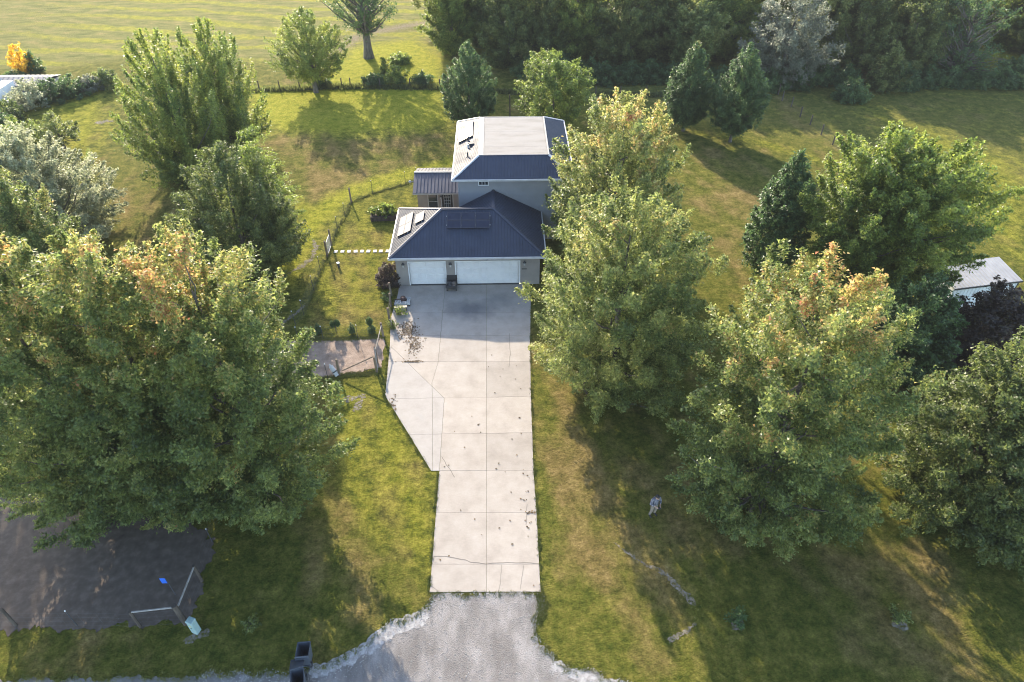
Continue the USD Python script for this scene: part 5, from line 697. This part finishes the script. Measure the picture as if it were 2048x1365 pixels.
for i in (0, 1): body += [[(HP[i], 0.1), (KN[i], 0.062), (AN[i], 0.045)], [((0, 0, 1.38), 0.1), (SHD[i], 0.07), (EL[i], 0.048), (WR[i], 0.032), ((WR[i][0]*0.85, -0.36, 1.09), 0.036)], [((AN[i][0], 0.05, 0.05), 0.045), ((AN[i][0]*1.08, -0.14, 0.04), 0.035)], [((-0.1 if i else 0.1, -0.12, 1.66), 0.022), ((-0.1 if i else 0.1, -0.11, 1.63), 0.018)]]
obj('body', limb_body(body+fingers, 0.02, 4), SKIN, pr_, smooth=True)
obj('shirt', limb_body([[((-0.09, 0.01, 0.95), 0.135), ((0, 0, 1.12), 0.168), ((0, -0.01, 1.33), 0.176), ((0, -0.04, 1.45), 0.09)], [((0.09, 0.01, 0.95), 0.135), ((0, 0, 1.12), 0.168)], [((0, 0, 1.39), 0.12), (SHD[0], 0.085), (EL[0], 0.066), ((-0.19, -0.2, 1.11), 0.05)], [((0, 0, 1.39), 0.12), (SHD[1], 0.085), (EL[1], 0.066), ((0.19, -0.2, 1.11), 0.05)]], 0.025, 5), PLAID, pr_, smooth=True)
obj('trousers', limb_body([[(HP[i], 0.118), (KN[i], 0.082), ((AN[i][0], 0.03, 0.1), 0.068)] for i in (0, 1)]+[[(HP[0], 0.12), (HP[1], 0.12)]], 0.025, 4), TROUS, pr_, smooth=True)
for i in (0, 1): obj('shoe', limb_body([[((AN[i][0], 0.06, 0.05), 0.052), ((AN[i][0]*1.05, -0.06, 0.045), 0.052), ((AN[i][0]*1.08, -0.17, 0.038), 0.04)]], 0.02, 3), BLACK, pr_, smooth=True)
obj('hair', limb_body([[((0, -0.08, 1.7), 0.108), ((0, -0.15, 1.715), 0.088)], [((0, -0.06, 1.64), 0.095), ((0, -0.08, 1.7), 0.108)]], 0.02, 3), HAIR, pr_, smooth=True)
cr = thing('remote_controller', (pb[0], pb[1], 0), 0.35, 'dark remote controller held in both hands of the standing person', 'controller'); obj('controller_body', [bevel_box(-0.075, 0.075, -0.44, -0.355, 1.07, 1.11, 0.012)], BLACK, cr); obj('screen', [bevel_box(-0.085, 0.085, -0.5, -0.443, 1.1, 1.115, 0.004)], DARKM, cr)
# ------------------------------------------------------------------ fallen leaves
rgl = R(9); lv, lc = [], []
def scatter(n, px, py, sx, sy):
    c = G(px, py); return np.c_[rgl.normal(c[0], sx, n), rgl.normal(c[1], sy, n)]
pts = np.vstack([scatter(300, 815, 662, 0.35, 0.5), scatter(200, 829, 690, 0.3, 0.55), scatter(60, 824, 724, 0.35, 0.05), scatter(16, 1052, 1010, 0.12, 1.4), scatter(14, 1060, 1026, 0.15, 0.05), np.c_[rgl.uniform(-3.5, 1.7, 34), rgl.uniform(17.7, 36, 34)], scatter(60, 784, 816, 0.12, 0.6)])
for q in pts[[drive_out.contains(sg.Point(*q)) for q in pts]]:
    a_ = rgl.random()*6.28; s_ = rgl.uniform(0.04, 0.085); u_ = np.array([math.cos(a_), math.sin(a_), 0])*s_; w_ = np.array([-u_[1], u_[0], 0])*0.7; o = np.array([*q, 0.03])
    lv.append((np.array([o-u_, o+w_+[0, 0, 0.015], o+u_, o-w_+[0, 0, 0.02]]), np.array([[0, 3, 2], [0, 2, 1]]))); lc += [(np.array([0.13, 0.085, 0.045])*rgl.uniform(0.4, 1.2))]*4
obj('fallen_leaves', lv, LEAF, color={'leafcol': np.array(lc)}, kind='stuff', label='brown fallen leaves scattered over the concrete driveway')
# ------------------------------------------------------------------ turf fringe along hard edges
def tuft(rg, n, h, w):
    V_, F_ = [], []
    for i in range(n):
        a_ = rg.random()*6.28; o = rg.normal(0, w, 3)*[1, 1, 0]; t = np.array([math.cos(a_), math.sin(a_), 0]); s = np.array([-t[1], t[0], 0])*rg.uniform(0.008, 0.016); hh = h*rg.uniform(0.6, 1.3)
        k = len(V_); V_ += [o-s, o+s, o+t*hh*0.5+[0, 0, hh]]; F_ += [[k, k+1, k+2]]
    return np.array(V_), np.array(F_)
TURF = noisy('turf_blade_look', lerp_ramp((0.1, 0.115, 0.02), (0.16, 0.16, 0.03), (0.23, 0.2, 0.05)), 0.8, 5, 0.8)
pi = UsdGeom.PointInstancer.Define(stage, '/World/grass'); tag(pi.GetPrim(), 'grass tufts edging the driveway, gravel and fences', None, None, 'stuff'); tg = []
for k in range(4): usdkit.mesh(stage, f'/World/grass/tuft_{k:03d}' if k else '/World/grass/tuft', tuft(R(200+k), 14, 0.06, 0.045), TURF); tg.append(f'/World/grass/tuft_{k:03d}' if k else '/World/grass/tuft')
pos = []; rgt = R(12)
def along(line, n, spread, off=0.0):
    for s in rgt.uniform(0, line.length, n): q = line.interpolate(s); pos.append((q.x+rgt.normal(0, spread)+off, q.y+rgt.normal(0, spread), 0.0))
along(sg.LineString(g2([(1062, 600), (1060, 690), (1062, 795), (1067, 945), (1073, 1026), (1081, 1184)])), 300, 0.035, 0.05); along(sg.LineString(g2([(859, 1185), (878.5, 946)])), 130, 0.035, -0.05); along(sg.LineString(g2([(863, 945), (770, 793), (779, 695)])), 160, 0.04, -0.06)
vis = ap.intersection(sg.box(-22, 9, 12, 19)).boundary; along(vis, 2400, 0.1)
for l in (yard, penl, penb): along(sg.LineString([tuple(q) for q in l]), 700, 0.12)
along(sg.LineString(g2([(1078, 1186), (1086, 1215), (1076, 1245)])), 200, 0.12)
pos = np.array([q for q in pos if not drive_out.buffer(-0.02).contains(sg.Point(q[0], q[1]))]); n = len(pos); ang = rgt.random(n)*np.pi
pi.CreatePrototypesRel().SetTargets([Sdf.Path(t) for t in tg]); pi.CreateProtoIndicesAttr(Vt.IntArray.FromNumpy(rgt.integers(0, 4, n).astype(np.int32))); pi.CreatePositionsAttr(Vt.Vec3fArray.FromNumpy(pos.astype(np.float32)))
pi.CreateOrientationsAttr(Vt.QuathArray([Gf.Quath(float(math.cos(a_)), 0.0, 0.0, float(math.sin(a_))) for a_ in ang])); sc_ = rgt.uniform(0.6, 1.5, n); pi.CreateScalesAttr(Vt.Vec3fArray.FromNumpy(np.stack([sc_]*3, 1).astype(np.float32)))

ps = UsdGeom.PointInstancer.Define(stage, '/World/gravel_stones'); tag(ps.GetPrim(), 'loose limestone gravel on the drive entrance', None, None, 'stuff'); tg = []
for k, c in enumerate(((0.34, 0.32, 0.3), (0.2, 0.185, 0.175), (0.5, 0.48, 0.46))):
    mm = trimesh.creation.icosphere(0, 1.0); mm.vertices *= R(k).uniform(0.6, 1.1, (len(mm.vertices), 1)); nm = f'/World/gravel_stones/stone_{k:03d}' if k else '/World/gravel_stones/stone'
    usdkit.mesh(stage, nm, mm, pbr(f'stone_tone_{"abc"[k]}_look', c, 0.9)); tg.append(nm)
box_ = ap.intersection(sg.box(-14, 11, 8, 18)); rs_ = R(31); bx_ = box_.bounds; cand = np.c_[rs_.uniform(bx_[0], bx_[2], 26000), rs_.uniform(bx_[1], bx_[3], 26000)]; ed_ = shapely.distance(box_.boundary, shapely.points(cand)); ok_ = shapely.contains(box_.buffer(0.12), shapely.points(cand)) & (rs_.random(len(cand)) < np.clip(1.1-ed_*0.8, 0.3, 1)); cand, ed_ = cand[ok_], ed_[ok_]; n = len(cand)
ps.CreatePrototypesRel().SetTargets([Sdf.Path(t) for t in tg]); ps.CreateProtoIndicesAttr(Vt.IntArray.FromNumpy(np.where(rs_.random(n) < np.clip(0.9-ed_*1.2, 0.15, 0.8), 2, rs_.integers(0, 2, n)).astype(np.int32))); ps.CreatePositionsAttr(Vt.Vec3fArray.FromNumpy(np.c_[cand, np.full(n, 0.01)].astype(np.float32)))
sc_ = rs_.uniform(0.01, 0.032, n); ps.CreateScalesAttr(Vt.Vec3fArray.FromNumpy(np.stack([sc_]*3, 1).astype(np.float32)))
